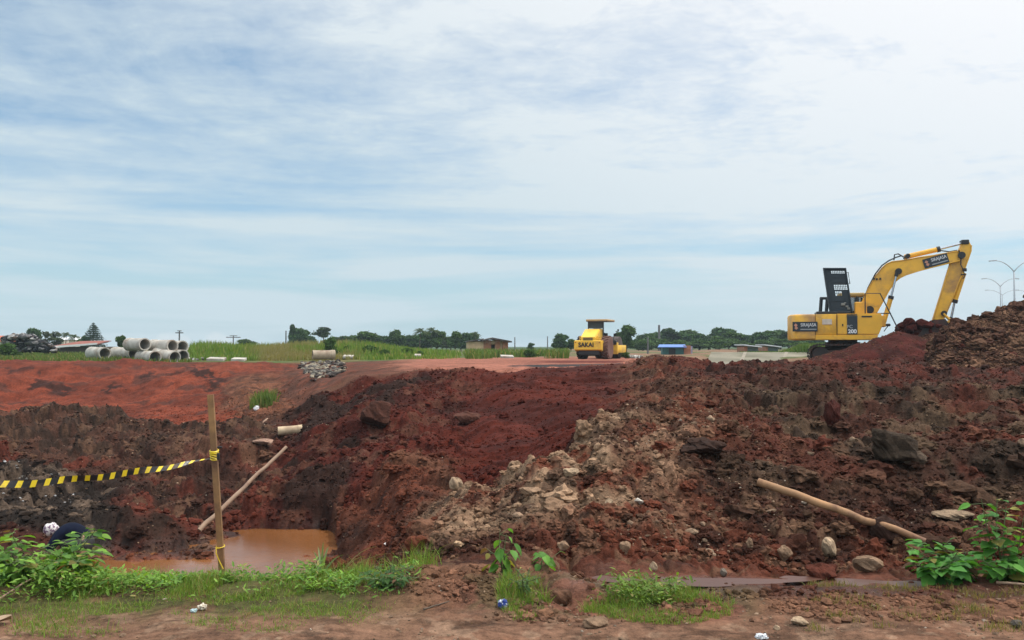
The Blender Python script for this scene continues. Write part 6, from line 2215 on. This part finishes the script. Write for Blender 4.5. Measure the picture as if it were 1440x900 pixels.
# ------------------------------------------------------------------ rubble heaps far left and in the gully
def rubble(name, N, boxf, size, cols, label, seed, cat='rubble heap'):
    r = np.random.default_rng(seed)
    Vs, Fs, Cs = [], [], []; off = 0
    c0 = None
    for k in range(N):
        p, s = boxf(r)
        if c0 is None: c0 = p.copy()
        V, F = VARS2[r.integers(0, 14)]
        a = r.uniform(0, 6.28); ca, sa = math.cos(a), math.sin(a)
        V = V * np.array([s * r.uniform(.8, 1.6), s, s * r.uniform(.4, .9)])
        V = V @ np.array([[ca, sa, 0], [-sa, ca, 0], [0, 0, 1]])
        ti = r.uniform(-.6, .6); V = V @ np.array([[1, 0, 0], [0, math.cos(ti), math.sin(ti)], [0, -math.sin(ti), math.cos(ti)]])
        Vs.append(V + np.array(p - c0)); Fs.append(F + off); off += len(V)
        Cs.append(np.tile(np.array(cols[r.integers(0, len(cols))]) * r.uniform(.7, 1.2), (len(V), 1)))
    o = np_mesh(name, np.concatenate(Vs), np.concatenate(Fs), M_stone, np.concatenate(Cs))
    o.location = c0
    return tag(o, label, cat)
def far_heap(r):
    px = r.uniform(4, 78); Y = r.uniform(74, 77)
    top = 494 - 23 * max(0, 1 - ((px - 30) / 52) ** 2) ** .7 * (1 - .25 * (px > 50))
    py = r.uniform(top, 495)
    if r.uniform() < .5: py = top + r.uniform(0, 4)
    return at(px, py, Y), r.uniform(.12, .32)
rubble('rubble_heap', 620, far_heap, .2, ((.06, .06, .065), (.12, .115, .115), (.30, .29, .28), (.03, .03, .035), (.10, .07, .055)), 'grey and white stone rubble heap in front of the left trees', 5)
def gully(r):
    t = r.uniform() ** .8
    Y = 54 - 19 * t
    px = 450 + 14 * t + r.uniform(-1, 1) * (14 + 18 * (1 - abs(t - .35)))
    x = (px - 720) / FPX * Y
    return Vector((x, Y, gz(x, Y) + r.uniform(-.04, .05))), r.uniform(.06, .20)
rubble('rubble_heap', 520, gully, .2, ((.09, .08, .075), (.14, .13, .11), (.05, .04, .035), (.27, .23, .17), (.09, .04, .027)), 'pale stone rubble spilling down the gully below the lone pipe', 6)
def white_scraps(px0, px1, py, Y, seed, label):
    def f(r):
        x = (r.uniform(px0, px1) - 720) / FPX * Y; y = Y + r.uniform(-1, 1)
        return Vector((x, y, gz(x, y) + r.uniform(0, .12))), r.uniform(.05, .16)
    rubble('rubble_heap', 60, f, .1, ((.55, .54, .5), (.4, .38, .34), (.25, .24, .22)), label, seed)
white_scraps(268, 292, 500, 58, 7, 'low heap of white rubble right of the pipe stack')
white_scraps(690, 716, 495, 72, 8, 'white rubble in front of the brick hut')
white_scraps(882, 900, 492, 60, 9, 'white rubble beside the green weeds right of the roller')
def slab(px0, px1, py, Y, label, hgt=.12):
    c = at((px0 + px1) / 2, py, Y); c.z = gz(c.x, Y) + hgt
    b = MB(); b.box((0, 0, 0), ((px1 - px0) * Y / FPX, .9, .16), bev=.02, rot=(.1, .03, .1))
    o = b.build('concrete_slab', M_conc); o.location = c
    tag(o, label, 'concrete slab')
slab(293, 316, 502, 56, 'flat concrete slab right of the white rubble, left of two')
slab(327, 345, 502, 56, 'flat concrete slab right of the white rubble, right of two')
slab(483, 497, 500, 58, 'pale slab lying right of the lone pipe', .2)
slab(583, 592, 500, 60, 'small pale slab at the end of the tall grass', .2)
slab(704, 722, 502, 58, 'grey slab beside the haul road below the hut', .1)

# debris on the pit bank, left: white scraps in black soil
def bank_scr(r):
    px = r.uniform(0, 118); Y = 15.4 + r.uniform(0, 2.2)
    x = (px - 720) / FPX * Y
    return Vector((x, Y, gz(x, Y) + .02)), r.uniform(.008, .03)
rubble('scrap_litter', 110, bank_scr, .1, ((.42, .42, .42), (.25, .23, .2), (.14, .1, .08), (.16, .15, .14)), 'small white scraps scattered in the black soil behind the crouching person', 12, 'litter')

# ------------------------------------------------------------------ air
b = MB()
b.box((0, 790, 44), (8000, 1720, 100))
hz_ = b.build('haze', bpy.data.materials.new('haze_air'))
m = hz_.data.materials[0]; m.use_nodes = True; m.node_tree.nodes.clear()
g = NT(m.node_tree)
pv = g.n('ShaderNodeVolumePrincipled'); pv.inputs['Color'].default_value = (.70, .88, .97, 1); pv.inputs['Density'].default_value = 0.0004
mo = g.n('ShaderNodeOutputMaterial'); m.node_tree.links.new(pv.outputs[0], mo.inputs['Volume'])
tag(hz_, kind='stuff', label='thin pale haze in the air over the whole site')
S.cycles.volume_bounces = 0
